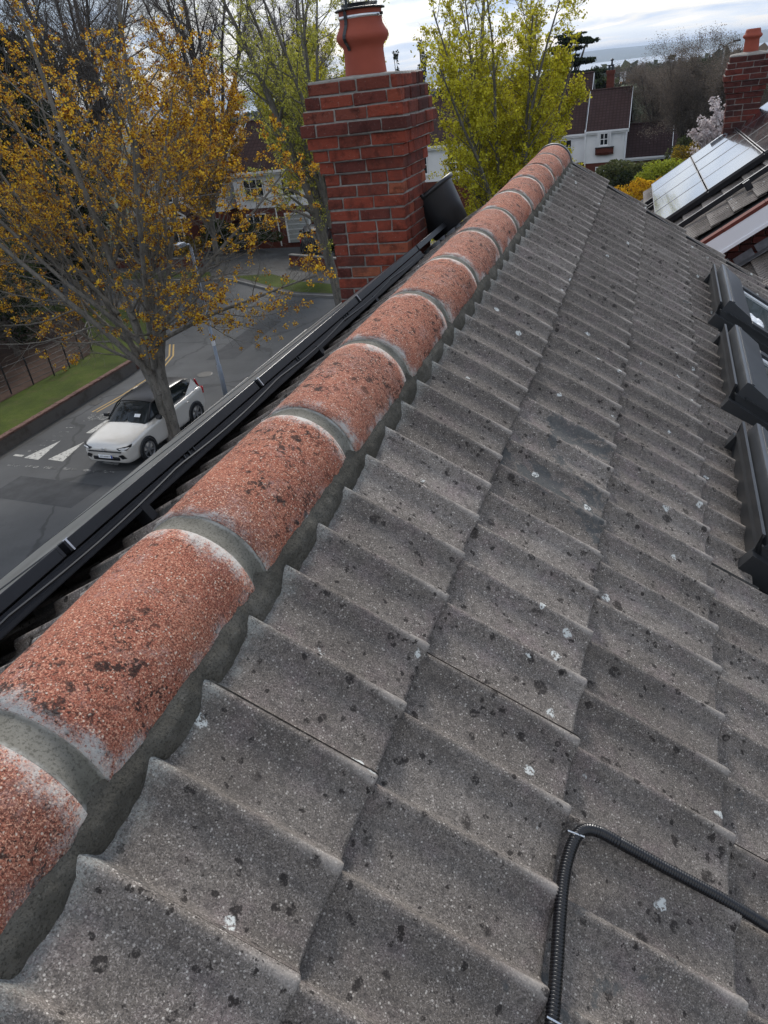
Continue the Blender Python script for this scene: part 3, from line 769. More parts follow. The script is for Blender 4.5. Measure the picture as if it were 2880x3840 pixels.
# ------------------------------------------------------------------ roof windows
M_FLASH = plain('dark_flashing', (.040, .042, .045), .42, .35, .5, .25, 5, .001)
M_COWL = plain('window_cowl', (.085, .09, .098), .35, .5, .5, .25, 4, .0008)
t = T('roof_window_glass', .03, 0, .7); M_RGLASS = t.done((.06, .075, .08))
def roof_window(y0, y1, lab):
    g = add('roof_window', None or MB().box(WS0 + .05, WS1, y0 + .02, y1 - .02, -.07, .03, FR(0, 0)).mesh('window_box'), M_FLASH, house)
    g['label'] = lab
    B = FR(0, 0)
    def pc(name, mb, mat, bv=.002):
        me = mb.mesh(name)
        if bv: bevel(me, bv)
        return add(name, me, mat, g)
    # sloping upper flashing
    mb = MB()
    P = [B @ Vector(p) for p in ((.838, y0 - .004, -.035), (.838, y1 + .004, -.035), (.782, y1 - .0, .092), (.782, y0, .092))]
    mb.q(*P); mb.q(*[B @ Vector(p) for p in ((.782, y0, .092), (.782, y1, .092), (.792, y1, .094), (.792, y0, .094))])
    mb.q(*[B @ Vector(p) for p in ((.792, y0, .094), (.792, y1, .094), (.80, y1, .04), (.80, y0, .04))])
    for yy in (y0, y1): mb.q(*[B @ Vector(p) for p in ((.838, yy, -.035), (.782, yy, .092), (.792, yy, .094), (.80, yy, .04), (.90, yy, -.05))])
    pc('upper_flashing', mb, M_FLASH, 0)
    for yy, q_ in ((y0, 1), (y1, -1)):
        mb = MB(); mb.box(.80, WS1, yy, yy + .012 * q_, -.07, .058, B); mb.box(.80, WS1, yy - .028 * q_, yy, -.05, .030, B)
        mb.box(.86, WS1, yy - .004 * q_, yy + .02 * q_, .058, .066, B)
        pc('side_flashing', mb, M_FLASH, 0)
    # cowl: a box with an upright back and a falling top
    mb = MB()
    sec = [(.822, .040), (.822, .118), (.834, .121), (.975, .100), (1.010, .074), (1.010, .040)]
    a = [B @ Vector((s, y0 + .012, h)) for s, h in sec]; b = [B @ Vector((s, y1 - .012, h)) for s, h in sec]
    n = len(sec)
    for i in range(n): mb.q(a[i], a[(i + 1) % n], b[(i + 1) % n], b[i])
    mb.q(*a[::-1]); mb.q(*b)
    c_ = pc('cowl', mb, M_COWL, .0015)
    mb = MB(); mb.box(.842, .855, y0 + .02, y1 - .02, .119, .1222, B); pc('cowl_seam', mb, M_FLASH, 0)
    mb = MB()
    for yy in (y0 + .016, y1 - .016 - .05): mb.box(1.0, WS1, yy, yy + .05, .03, .082, B)
    mb.box(WS1 - .05, WS1, y0 + .016, y1 - .016, .03, .08, B)
    pc('sash', mb, M_FLASH)
    mb = MB()
    for yy in (y0 + .068, y1 - .068 - .022): mb.box(.985, WS1 - .06, yy, yy + .022, .03, .068, B)
    pc('inner_frame', mb, M_WHITE)
    pc('pane', MB().box(.98, WS1 - .05, y0 + .06, y1 - .06, .045, .060, B), M_RGLASS, 0)
    return g
roof_window(*WIN[0], 'roof window closest to the camera end, mostly cut off by the frame')
roof_window(*WIN[1], 'middle roof window of the three')
wA = roof_window(*WIN[2], 'roof window next to the far verge, its white inner frame and pane showing')
# crumpled paper-white packing seen through the nearest corner of that pane
mb = MB()
for i in range(9):
    s_, y_ = 1.02 + R.random() * .10, WIN[2][0] + .10 + R.random() * .10
    mb.lathe([(0.001, 0), (.028, .002), (.034, .010), (.018, .020), (.001, .022)], 7, FR(0, 0) @ TR(s_, y_, .060) @ RZ(R.random() * 3) @ RX(R.uniform(-.3, .3)))
tag(add('sealant_blob', mb.mesh('sealant'), M_WHITE), 'lumpy white sealant smeared on the glass of the far roof window below its cowl', 'sealant')

M_MOSS = plain('dry_moss', (.085, .075, .055), .95, 0, .1, .5, 60)
mb = MB()
for (a_, b_) in WIN:
    for k in range(26):
        y_ = R.uniform(a_ - .01, b_ + .01); s_ = .846 + R.uniform(-.010, .010)
        r_ = R.uniform(.0025, .008); mb.lathe([(.0004, -r_ * .5), (r_, 0), (r_ * .7, r_ * .6), (.0004, r_ * .8)], 6, FR(s_, y_, prof(-y_ / .15) * .9 - .004) @ RX(R.uniform(-.6, .6)) @ RZ(R.uniform(0, 3)))
tag(add('moss_crumbs', mb.mesh('moss_crumbs'), M_MOSS), 'dry moss and grit gathered along the upper edges of the roof windows', 'moss', kind='stuff')

# ------------------------------------------------------------------ chimney
def chimney(parent, Fm, nx, ny, courses, mats, zt, course_h=.0765, name='chimney', seed=1, rows_out=None):
    """stack of separately laid bricks; Fm places local x,y; courses = list of outward steps from the top down"""
    rr = random.Random(seed)
    bl, bw, bh, j = .215, .1025, .066, .0105
    core = MB(); core_o = None
    W, D = nx, ny
    z = zt
    for c, o_ in enumerate(courses):
        core.box(-W / 2 - o_ + .008, W / 2 + o_ - .008, -D / 2 - o_ + .008, D / 2 + o_ - .008, z - course_h, z, Fm)
        z -= course_h
    core_o = add(name, core.mesh(name + '_joints'), M_JOINT, parent)
    inv = wmat(core_o).inverted()
    cache = {}
    def brick(L_, hh):
        key = round(L_, 3)
        if key not in cache:
            v = []
            for q in range(4):
                me = MB().box(-L_ / 2, L_ / 2, -bw / 2, bw / 2, -hh / 2, hh / 2).mesh('brick'); bevel(me, .004)
                bm = bmesh.new(); bm.from_mesh(me)
                for vv in bm.verts: vv.co += Vector((rr.uniform(-.0035, .0035), rr.uniform(-.002, .002), rr.uniform(-.0035, .0035)))
                bm.to_mesh(me); bm.free(); v.append(me)
            cache[key] = v
        return cache[key][rr.randrange(4)]
    mc = {}
    z = zt
    for c, o_ in enumerate(courses):
        zc = z - course_h / 2; w_, d_ = W / 2 + o_, D / 2 + o_
        for side in range(4):
            hl = w_ if side % 2 == 0 else d_
            # each side runs from one corner to a brick's width short of the next
            x = -hl + (0 if side % 2 == 0 else bw + j); end = hl - (0 if side % 2 == 0 else bw + j)
            first = True
            while x < end - .02:
                L_ = bl if not (first and c % 2) else bw
                if rr.random() < .12: L_ = bw
                L_ = min(L_, end - x)
                if end - (x + L_ + j) < .035: L_ = end - x
                first = False
                me = brick(L_, course_h - .0105)
                mat = mats(c, rr)
                key = (me.name, mat.name)
                if key not in mc: m3 = me.copy(); m3.materials.append(mat); mc[key] = m3
                off = d_ if side % 2 == 0 else w_
                A = RZ(side * pi / 2)
                M = Fm @ A @ TR(x + L_ / 2, -off + bw / 2 - rr.uniform(-.002, .005), zc + rr.uniform(-.0015, .0015)) @ RZ(rr.uniform(-.014, .014)) @ RX(rr.uniform(-.012, .012)) @ RY(rr.uniform(-.008, .008))
                b = bpy.data.objects.new('brick', mc[key]); link(b); b.matrix_basis = M; b.parent = core_o; b.matrix_parent_inverse = inv
                x += L_ + j
        z -= course_h
    return core_o
CH = TR(-1.525, 4.235, 0)
ch_steps = [.026, .048, .068, .088, .064, .042, .020] + [0] * 20
def cm(c, rr):
    if c < 4: return M_BRICK_TOP if rr.random() < .75 else M_BRICK
    return M_BRICK if rr.random() < .9 else M_BRICK_TOP
ch = chimney(house, CH, .55, .56, ch_steps, cm, 9.432, seed=5)
mb = MB()                                        # flaunching
P = []
for k, (hx, z) in enumerate(((.297, 9.425), (.292, 9.437), (.22, 9.441), (.14, 9.446))):
    P.append([CH @ Vector((hx * sx, hx * sy * 1.0, z + R.uniform(-.004, .004))) for sx, sy in ((-1, -1), (-.3, -1), (.4, -1), (1, -1), (1, 0), (1, 1), (.3, 1), (-.4, 1), (-1, 1), (-1, 0), (-1, -1))])
add('flaunching', grid_mesh('flaunching', P), M_JOINT, ch, smooth=True)
PT = TR(-1.525, 4.235, 9.378)
pot = add('chimney_pot', MB().lathe([(.142, 0), (.142, .01), (.134, .10), (.128, .19), (.130, .215), (.140, .232), (.160, .252), (.170, .272), (.166, .292), (.150, .318), (.138, .340), (.136, .36), (.137, .41), (.137, .418), (.120, .418), (.118, .3)], 40, PT).mesh('chimney_pot'), M_POT, ch, smooth=True)
add('pot_flange', MB().lathe([(.125, .416), (.158, .416), (.160, .421), (.150, .427), (.118, .43), (.112, .45), (.106, .45), (.106, .41)], 36, PT).mesh('pot_flange'), M_BLACKM, ch, smooth=True)
mb = MB()
for k in range(28):
    a = 2 * pi * k / 28; mb.tube([(PT @ Vector((.114 * math.cos(a), .114 * math.sin(a), .43))), (PT @ Vector((.118 * math.cos(a), .118 * math.sin(a), .72)))], .0012, 4)
for z in np.arange(.45, .73, .022): mb.tube([PT @ Vector((.116 * math.cos(2 * pi * k / 24), .116 * math.sin(2 * pi * k / 24), z)) for k in range(25)], .0011, 4, cap=False)
add('pot_cage', mb.mesh('pot_cage'), M_WIRE, ch)
mb = MB().lathe([(.128, .73), (.150, .73), (.150, .745), (.02, .80), (.001, .80)], 24, PT)
add('pot_hood', mb.mesh('pot_hood'), M_BLACKM, ch)
mb = MB().lathe([(.1375, .372), (.1395, .374), (.1395, .388), (.1375, .390)], 40, PT)
add('clamp_band', mb.mesh('clamp_band'), M_STEEL, ch, smooth=True)
mb = MB().tube([PT @ Vector((.142, -.035, .381)), PT @ Vector((.162, -.03, .384))], .008, 8)
mb.tube([PT @ Vector((.150, -.04, .378)), PT @ Vector((.165, -.01, .33)), PT @ Vector((.176, .0, .285)), PT @ Vector((.172, .02, .25))], .0012, 4)
add('clamp_screw', mb.mesh('clamp_screw'), M_IRON, ch)
a0 = rad(-112)
mb = MB(); ps = []
for (r, z) in ((.117, .72), (.117, .55), (.119, .43), (.157, .425), (.141, .41), (.139, .36), (.142, .34), (.155, .315), (.170, .288), (.172, .27), (.162, .248), (.142, .226), (.134, .205)):
    ps.append((r + .003, z))
for (r, z), (r2, z2) in zip(ps, ps[1:]):
    w2 = .013 / r; mb.q(*[PT @ Vector((q[0] * math.cos(a), q[0] * math.sin(a), q[1])) for q, a in (((r, z), a0 - w2), ((r, z), a0 + w2), ((r2, z2), a0 + w2), ((r2, z2), a0 - w2))])
add('pot_strap', mb.mesh('pot_strap'), M_BLACKP, ch)
# lead dressed over the tiles beside the stack
mb = MB()
def lead(y0, y1, s0, s1, mat, h=.014):
    rows = []
    ys = np.arange(y0, y1 + .001, .0125)
    for s in np.linspace(s0, s1, 8):
        rows.append([PL(s + (.016 * mnoise.noise(Vector((y * 14, 2, 5))) if s < s0 + .05 else 0), y, h + prof(y / .15) * .8 - SL * (((.335 - s) if s < .335 else (.684 - s))) + .003 * mnoise.noise(Vector((y * 25, s * 20, 0)))) for y in ys])
    o = add('lead_flashing', grid_mesh('lead_flashing', rows), mat, ch, smooth=True); return o
for (a, b, s0, s1) in ((2.95, 3.30, .40, .62), (3.31, 3.62, .35, .62), (3.63, 3.92, .31, .62), (3.93, 4.25, .27, .62), (4.26, 4.62, .23, .62)):
    lead(a, b, s0, s1, M_LEAD, .016 + R.uniform(0, .006))
for yy in (3.36, 3.46, 3.70, 3.80): lead(yy, yy + .035, .36, .5, M_YELLOW, .026)

# ------------------------------------------------------------------ black tub beside the stack
tub = tag(empty('builders_tub', PL(.33, 4.62, .0)), 'black plastic tub standing tilted on the roof slope behind the ridge, beside the chimney', 'tub')
tub.matrix_basis = FL(.335, 4.60, .004) @ Matrix.Scale(1.16, 4)
tb = [(.001, .002), (.120, .002), (.128, .01), (.150, .12), (.172, .245), (.174, .25), (.192, .25), (.194, .262), (.192, .275), (.172, .275), (.168, .26), (.146, .12), (.12, .02), (.001, .02)]
o = add('tub_body', MB().lathe(tb, 44).mesh('tub_body'), M_BLACKP, tub, keep=False, smooth=True)
for s_ in (1, -1):
    add('tub_handle', bevel(MB().box(-.04, .04, -.012, .012, -.006, .014, TR(0, s_ * .205, .265)).mesh('tub_handle'), .004), M_BLACKP, tub, keep=False)

# ------------------------------------------------------------------ solar panels on the left slope
def panel(name_lab, Fm, w_, l_, group):
    p = tag(empty('solar_panel'), name_lab, 'solar panel', group); p.matrix_basis = Fm
    if 'pvf' not in tiles:
        mb = MB(); f_ = .035
        for (a, b, c, d) in ((0, l_, 0, .012), (0, l_, w_ - .012, w_), (0, .012, .012, w_ - .012), (l_ - .012, l_, .012, w_ - .012)): mb.box(a, b, -d, -c, -f_, 0)
        tiles['pvf'] = bevel(mb.mesh('panel_frame'), .0012); tiles['pvg'] = MB().box(.012, l_ - .012, -(w_ - .012), -.012, -.012, -.0025).mesh('panel_glass')
    add('frame', tiles['pvf'], M_BLACKM, p, keep=False); add('glass', tiles['pvg'], M_PVD, p, keep=False)
    return p
PH = .108
DP = (DL + NL * .0169).normalized(); VP_ = (VL + NL * .006).normalized(); NP_ = DP.cross(VP_).normalized(); VP_ = NP_.cross(DP)
OP = PL(.264, 0, PH)
def FPn(s, y, h=0): return frame(OP + DP * (s - .264) - VP_ * y + NP_ * h, DP, VP_, NP_)
def PPn(s, y, h=0): return FPn(s, y, h).translation
plab = ['solar panel on our roof closest to the camera', 'second solar panel from the camera on our roof', 'middle solar panel of the five behind the ridge', 'fourth solar panel from the camera, its steel clamp near the car', 'last solar panel behind the ridge, just before the brick chimney']
for i, k in enumerate(range(-2, 3)):
    y1 = .264 + 1.154 * (k + 1) - .01
    panel(plab[i], FPn(.264, y1), 1.134, 1.722, 'black framed solar panels behind the ridge')
rails = tag(empty('mounting_rails', PL(.3, 1, 0)), 'black mounting rails with cables and brackets under the upper edge of the solar panels', 'rail')
for s_ in (.272, .70, 1.60):
    mb = MB(); mb.box(0, .032, -3.73, 2.1, -.045, -.004, FPn(s_, 0, -.037)); mb.box(-.006, 0, -3.73, 2.1, -.042, -.030, FPn(s_, 0, -.037)); mb.box(-.003, 0, -3.73, 2.1, -.020, -.012, FPn(s_, 0, -.037))
    add('rail', mb.mesh('rail'), M_BLACKM, rails)
for yy in (.55, 1.95, 2.75):
    mb = MB(); mb.box(-.02, .03, -.016, .016, -.085, -.02, FPn(.285, yy, -.037)); 
    add('roof_hook', mb.mesh('roof_hook'), M_BLACKM, rails)
for yy in (.80, .83, .86, 1.72, 1.74, 2.30, 2.33, 2.36):
    pts = [PPn(.272 + .004 * math.sin(q), yy + .004 * q, -.03 - .03 * math.sin(q * .5)) for q in np.linspace(0, 6.28, 9)]
    add('cable_loop', MB().tube(pts, .0032, 5).mesh('cable_loop'), M_BLACKP, rails)
add('cable', MB().tube([PPn(.266, yy, -.052 - .012 * abs(math.sin(yy * 4.1))) for yy in np.arange(-1, 3.6, .05)], .0035, 5).mesh('cable'), M_BLACKP, rails)
for k in range(-1, 3):
    yj = .264 + 1.154 * k
    mb = MB(); mb.box(.02, .05, -.009, .009, -.03, .0025, FPn(.245, yj)); mb.box(-.0015, .0, -.003, .003, -.036, .001, FPn(.264, yj))
    c_ = tag(add('panel_clamp', mb.mesh('panel_clamp'), M_STEEL), 'steel clamp between two solar panels, ' + ['at the bottom left of the frame', 'below the parked car', 'level with the lamp column', 'just in front of the chimney'][k + 1], 'clamp', 'steel clamps between the solar panels')

# ------------------------------------------------------------------ corrugated conduit with clips
cp = [(.348, -.62, -.004), (.346, -.52, -.003), (.343, -.43, -.003), (.338, -.34, -.004), (.336, -.27, -.003), (.342, -.215, .002), (.357, -.185, .004), (.385, -.170, .003), (.43, -.163, -.001), (.52, -.156, -.003), (.62, -.150, -.001), (.70, -.147, -.002), (.76, -.144, -.006), (.90, -.140, -.004), (1.15, -.135, -.004)]
def spline(P, n):
    P = [Vector(p) for p in P]; out = []
    for i in range(len(P) - 1):
        p0 = P[max(i - 1, 0)]; p1 = P[i]; p2 = P[i + 1]; p3 = P[min(i + 2, len(P) - 1)]
        m_ = max(2, int((p2 - p1).length / n))
        for k in range(m_):
            t_ = k / m_; out.append(.5 * ((2 * p1) + (p2 - p0) * t_ + (2 * p0 - 5 * p1 + 4 * p2 - p3) * t_ ** 2 + (3 * p1 - p0 - 3 * p2 + p3) * t_ ** 3))
    return out + [P[-1]]
pts = [PR(*p) for p in spline(cp, .00125)]
rs = []
for i in range(len(pts)): rs.append(.0102 if (i // 2) % 2 == 0 else .0080)
con = tag(empty('corrugated_conduit', PR(.34, -.3, 0)), 'black corrugated conduit bent around a clip and running down the tiles in the corner', 'cable conduit')
t = T('conduit_plastic', .32, 0, .5); M_CON = t.done((.008, .008, .010))
add('conduit', MB().tube(pts, rs, 14).mesh('conduit'), M_CON, con, smooth=True)
def clip(s, y, ang):
    mb = MB(); B_ = FR(s, y, 0) @ RZ(ang)
    mb.box(-.017, .014, -.0014, .0014, .0115, .0128, B_)
    mb.tube([B_ @ Vector((.014 + .004 * math.sin(q), .0, .012 - .005 + .005 * math.cos(q))) for q in np.linspace(0, pi, 7)], .0018, 6)
    add('pipe_clip', bevel(mb.mesh('pipe_clip'), .0004), M_STEEL, con)
clip(.340, -.205, rad(12)); clip(.3445, -.488, rad(2))
# fallen brown leaves caught by the roof windows
M_LEAF = plain('dead_leaf', (.16, .065, .035), .8, 0, .2, .5, 60)
for i, (s_, y_, sz, lab) in enumerate(((.848, 1.66, .022, 'curled brown leaf stuck beside the nearest roof window flashing'), (.85, 1.74, .012, 'small pink brown leaf scrap by the upper corner of the nearest roof window'), (.852, 2.60, .012, 'brown leaf scrap caught under the middle roof window flashing'))):
    rows = [[FR(s_, y_, .004) @ Vector(((u) * sz * .45 * math.cos(v * 1.4), v * sz, sz * .5 * u * u + .004 * math.sin(v * 3))) for u in np.linspace(-1, 1, 5)] for v in np.linspace(-1, 1, 7)]
    tag(add('dead_leaf', grid_mesh('dead_leaf', rows), M_LEAF, smooth=True), lab, 'leaf')

# ------------------------------------------------------------------ neighbouring house with its solar array
NA = rad(-2)
nN = Vector((-math.sin(TH) * math.cos(NA), math.sin(TH) * math.sin(NA), math.cos(TH))).normalized()
nY = Vector((math.sin(NA), math.cos(NA), 0))
nS = nY.cross(nN).normalized()
if nS.x > 0: nS = -nS
nV = nN.cross(nS)
nO = nN * -1.302 + Vector((0, 0, 8.5))
def PN(s, y, h=0): return nO + nS * s + nY * y + nN * h
def FN(s, y, h=0): return frame(PN(s, y, h), nS, nV, nN)
NGY = 7.36
M_NT = tile_material('neighbour_tile', False, .85)
nb = tag(empty('neighbour_house', (2, 10, 0)), 'neighbouring red brick house with grooved tile roof, solar panels and a sooty chimney', 'house')
mb = MB(); mb.q(PN(-3.2, NGY, -.06), PN(1.5, NGY, -.06), PN(1.5, 12.5, -.06), PN(-3.2, 12.5, -.06))
rx = PN(-3.2, 10, 0).x
mb.q(PN(-3.2, NGY, -.06), PN(-3.2, 12.5, -.06), PN(-3.2, 12.5, -.06) + Vector((3.9, 0, -2.6)), PN(-3.2, NGY, -.06) + Vector((3.9, 0, -2.6)))
nroof = add('roof', mb.mesh('neighbour_underlay'), M_UNDER, nb)
NINV = wmat(nroof).inverted()
def groove_tile(w_=.3, L_=.33, per=.075):
    vs = []; k = 0
    while k * per < w_ - .001:
        for t_, h in ((0, -.007), (.22, -.007), (.34, 0), (.82, .001), (.94, -.007)):
            vs.append((-(k + t_) * per, h))
        k += 1
    vs.append((-w_ + .003, -.007))
    us = [-L_, -.004, 0]
    rows = [[Vector((u, y, h - .085 * -u * 1 - (.003 if u == 0 else 0))) for y, h in vs] for u in us]
    rows.append([Vector((-.001, y, h - .022)) for y, h in vs])
    me = grid_mesh('grooved_tile', [r[::-1] for r in rows]); return me
gt = groove_tile(); gt.materials.append(M_NT)
for c in range(-9, 4):
    for i in range(17):
        Y = NGY + .3 * (i + 1)
        o = bpy.data.objects.new('roof_tile', gt); link(o)
        o.matrix_basis = FN(-.539 + .242 * c + jit(.002), Y - .3, jit(.001)) @ RZ(R.uniform(-.004, .004)) @ RX(R.uniform(-.006, .006)); o.matrix_basis = FN(-.539 + .242 * c + jit(.002), Y, jit(.001)) @ RZ(R.uniform(-.004, .004)) @ RX(R.uniform(-.006, .006))
        o.parent = nroof; o.matrix_parent_inverse = NINV
M_REDB = plain('red_brown_undercloak', (.13, .035, .026), .8, 0, .2, .25, 8)
mb = MB()
nF = FN(0, 0, 0)
def nbox(mb, s0, s1, y0, y1, h0, h1):               # box in neighbour roof coordinates
    mb.box(s0, s1, -y1, -y0, h0, h1, nF)
for k in range(11): nbox(mb, -3.2 + .43 * k, -3.2 + .43 * k + .426, NGY - .004 + R.uniform(-.003, .003), NGY + .1, -.062, -.028)
add('undercloak', mb.mesh('undercloak'), M_REDB, nb)
mb = MB(); nbox(mb, -3.2, 1.5, NGY - .002, NGY + .02, -.215, -.064); nbox(mb, -3.2, 1.5, NGY - .012, NGY + .03, -.245, -.213); nbox(mb, -3.2, 1.5, NGY + .02, NGY + .26, -.244, -.232)
add('barge_board', mb.mesh('barge_board'), M_PVC, nb)
GY = NGY + .27
mb = MB()
a = [PN(-3.2, GY + .03, -.2), PN(1.5, GY + .03, -.2)]
mb.q(a[0], a[1], Vector((a[1].x, a[1].y, 0)), Vector((a[0].x, a[0].y, 0)))
mb.q(Vector((a[1].x, a[1].y, 0)), a[1], PN(1.5, 12.3, -.2), Vector((PN(1.5, 12.3, 0).x, 12.3, 0)))
mb.q(PN(-3.2, 12.4, -.08), PN(1.5, 12.4, -.08), Vector((PN(1.5, 12.4).x, 12.4, 0)), Vector((PN(-3.2, 12.4).x, 12.4, 0)))
nwall = add('wall', mb.mesh('neighbour_wall'), M_JOINT, nb)
WINV = wmat(nwall).inverted()
bk = [bevel(MB().box(0, .215, 0, .1, 0, .065).mesh('brick'), .004) for _ in range(2)]
bkm = []
for b_ in bk:
    for mt in (M_BRICK_D, M_BRICK_TOP, M_BRICK_D):
        m3 = b_.copy(); m3.materials.append(mt); bkm.append(m3)
for c in range(20):
    z = 6.55 + c * .075
    for i in range(10):
        x = .35 + i * .225 + (.1125 if c % 2 else 0)
        P = Vector((x, 0, z)); base = nY * (GY - .012)
        # the wall runs across the gable at constant nY
        ex = Vector((nY.y, -nY.x, 0)); P = base + ex * x + Vector((0, 0, z))
        hh = (P + Vector((0, 0, .07)) - nO).dot(nN)
        if hh > -.20: continue
        o = bpy.data.objects.new('brick', bkm[R.randrange(6)]); link(o); o.matrix_basis = frame(P, ex, nY, Vector((0, 0, 1))) @ RX(R.uniform(-.01, .01)); o.parent = nwall; o.matrix_parent_inverse = WINV
# lower roof against the gable, lead soakers along it
mb = MB(); nbox(mb, -3.0, 1.5, 5.9, GY, -.60, -.545)
lr = add('lower_roof', mb.mesh('lower_roof'), M_UNDER, nb); LINV = wmat(lr).inverted()
for c in range(-8, 6):
    for i in range(5):
        o = bpy.data.objects.new('roof_tile', gt); link(o); o.matrix_basis = FN(-.45 + .242 * c, GY - .02 - .3 * i + jit(.002), -.515 + jit(.001)); o.parent = lr; o.matrix_parent_inverse = LINV
mb = MB()
for k in range(18):
    s0 = -2.6 + .23 * k
    for q in range(1): nbox(mb, s0, s0 + .20, GY - .022, GY - .016, -.52, -.40 + R.uniform(-.02, .02))
    nbox(mb, s0, s0 + .235, GY - .13, GY - .016, -.505, -.497)
add('lead_soakers', mb.mesh('lead_soakers'), M_LEAD, nb)
# chimney stack of the neighbour
def cm2(c, rr): return M_BRICK_D if rr.random() < (.8 if c < 8 else .6) else M_BRICK_TOP
C2 = TR(1.425, 12.17, 0) @ RZ(NA)
ch2 = chimney(nb, C2, .45, .45, [.022, .045, .060, .078, .058, .036, .014] + [0] * 15, cm2, 9.135, .075, seed=11)
P = []
for (hx, z) in ((.245, 9.133), (.235, 9.15), (.16, 9.165), (.09, 9.17)): P.append([C2 @ Vector((hx * a_, hx * b_, z + R.uniform(-.004, .004))) for a_, b_ in ((-1, -1), (0, -1), (1, -1), (1, 0), (1, 1), (0, 1), (-1, 1), (-1, 0), (-1, -1))])
add('flaunching', grid_mesh('flaunching2', P), M_JOINT, ch2)
add('chimney_pot', MB().lathe([(.100, 0), (.098, .10), (.094, .16), (.098, .175), (.118, .19), (.128, .205), (.122, .225), (.104, .238), (.098, .27), (.090, .295), (.078, .295), (.078, .1)], 30, TR(1.44, 12.15, 9.15)).mesh('chimney_pot2'), M_POT, ch2, smooth=True)
mb = MB()
for k in range(4): nbox(mb, -1.50 + .13 * k, -1.50 + .13 * k + .15, 11.90, 11.935, -.01, .13)
nbox(mb, -1.55, -.95, 11.80, 11.94, .008, .016)
add('lead_flashing', mb.mesh('lead_flashing2'), M_LEAD, ch2)
mb = MB()
for k in range(5): mb.lathe([(.001, 0), (.03, .004), (.035, .02), (.02, .034), (.001, .036)], 7, FN(-1.60 + .16 * k, 11.88 + .02 * (k % 2), .0) @ RX(.3 * k))
add('mortar_lumps', mb.mesh('mortar_lumps'), M_JOINT, ch2)
# the array
rowl = ['nearest the gable edge', 'second from the gable edge', 'third from the gable edge', 'furthest from the gable edge']
coll = ['lowest column', 'second column up the slope', 'third column up the slope', 'top column beside the ridge']
mb = MB(); f_ = .03; w_, l_ = .798, .645
for (a, b, c, d) in ((0, l_, 0, .010), (0, l_, w_ - .010, w_), (0, .012, .010, w_ - .010), (l_ - .012, l_, .010, w_ - .010)): mb.box(a, b, -d, -c, -f_, 0)
pf = bevel(mb.mesh('panel_frame_b'), .001); pg = MB().box(.012, l_ - .012, -(w_ - .010), -.010, -.010, -.002).mesh('panel_glass_b')
M_ALU = plain('grey_frame', (.10, .10, .105), .35, .6, .5, .1, 10)
for ci, s0 in enumerate((.0, -.66, -1.32, -1.98)):
    for ri in range(4):
        y1 = 8.17 + .808 * (ri + 1) - .005
        p = tag(empty('solar_panel'), f'solar panel on the neighbouring roof, {coll[ci]}, {rowl[ri]}', 'solar panel', 'solar panels on the neighbouring roof')
        p.matrix_basis = FN(s0 - .655, y1, .1 + jit(.001)) @ RX(R.uniform(-.003, .003))
        add('frame', pf, M_ALU, p, keep=False); add('glass', pg, M_PV, p, keep=False)
rl = tag(empty('array_rails', PN(-1, 8.1, .03)), 'black rails under the lower edge of the neighbouring solar array', 'rail')
for yy in (8.35, 9.0, 9.2, 9.8, 10.0, 10.6, 10.8, 11.2):
    mb = MB(); nbox(mb, -2.65, .66, yy, yy + .035, .012, .068); add('rail', mb.mesh('rail'), M_BLACKM, rl)
mb = MB(); nbox(mb, -1.05, -.98, 8.12, 8.17, .0, .095); add('end_bracket', mb.mesh('end_bracket'), M_BLACKM, rl)

# ------------------------------------------------------------------ houses further off
M_RENDER = plain('white_render', (.80, .81, .82), .85, 0, .2, .07, .8)
t = T('far_brick', .9, 0, .1); wv = t.world()
M_FBRICK = t.done(t.ramp(t.noise(5, 5, .8, wv), [(.3, (.085, .030, .022)), (.7, (.15, .048, .034))]))
def farroof_mat(name, c, per=.30):
    t = T(name, .9, 0, .12); wv = t.world(); sx = t.sepv(wv)
    f = t.mth('FRACT', t.mth('DIVIDE', t.mth('ADD', sx[0], 500.0), per)); g_ = t.mth('FRACT', t.mth('DIVIDE', t.mth('ADD', sx[2], 500.0), .2))
    l = t.mth('MAXIMUM', t.mth('GREATER_THAN', f, .72), t.mth('GREATER_THAN', g_, .74))
    col = t.ramp(t.noise(1.2, 5, .7, wv), [(.3, [x * .75 for x in c]), (.7, [x * 1.2 for x in c])])
    return t.done(t.mix(t.mth('MULTIPLY', l, .5), col, [x * .35 for x in c]))
M_FROOF = farroof_mat('brown_tile_roof', (.058, .034, .031)); M_FROOF2 = farroof_mat('dark_tile_roof', (.042, .026, .026)); M_OROOF = farroof_mat('orange_tile_roof', (.36, .20, .09), .5); M_SLATE = farroof_mat('slate_roof', (.055, .058, .065), .4)
def window(parent, x0, x1, y, z0, z1, bars=(1, 1), fr=.07, name='window'):
    mb = MB(); mb.box(x0, x1, y - .05, y + .02, z0, z1); f = add(name, mb.mesh('window_pane'), M_GLASS, parent)
    mb = MB()
    for a, b, c, d in ((x0, x0 + fr, z0, z1), (x1 - fr, x1, z0, z1), (x0 + fr, x1 - fr, z0, z0 + fr), (x0 + fr, x1 - fr, z1 - fr, z1)): mb.box(a, b, y - .09, y - .052, c, d)
    for k in range(bars[0]): xm = x0 + (x1 - x0) * (k + 1) / (bars[0] + 1); mb.box(xm - fr * .35, xm + fr * .35, y - .08, y - .053, z0 + fr, z1 - fr)
    for k in range(bars[1]): zm = z0 + (z1 - z0) * (k + 1) / (bars[1] + 1); mb.box(x0 + fr, x1 - fr, y - .083, y - .054, zm - fr * .3, zm + fr * .3)
    add('frame', mb.mesh('window_frame'), M_WHITE, f)
    mb = MB().box(x0 - .05, x1 + .05, y - .14, y - .003, z0 - .08, z0 - .002); add('sill', mb.mesh('sill'), M_WHITE, f)
    return f
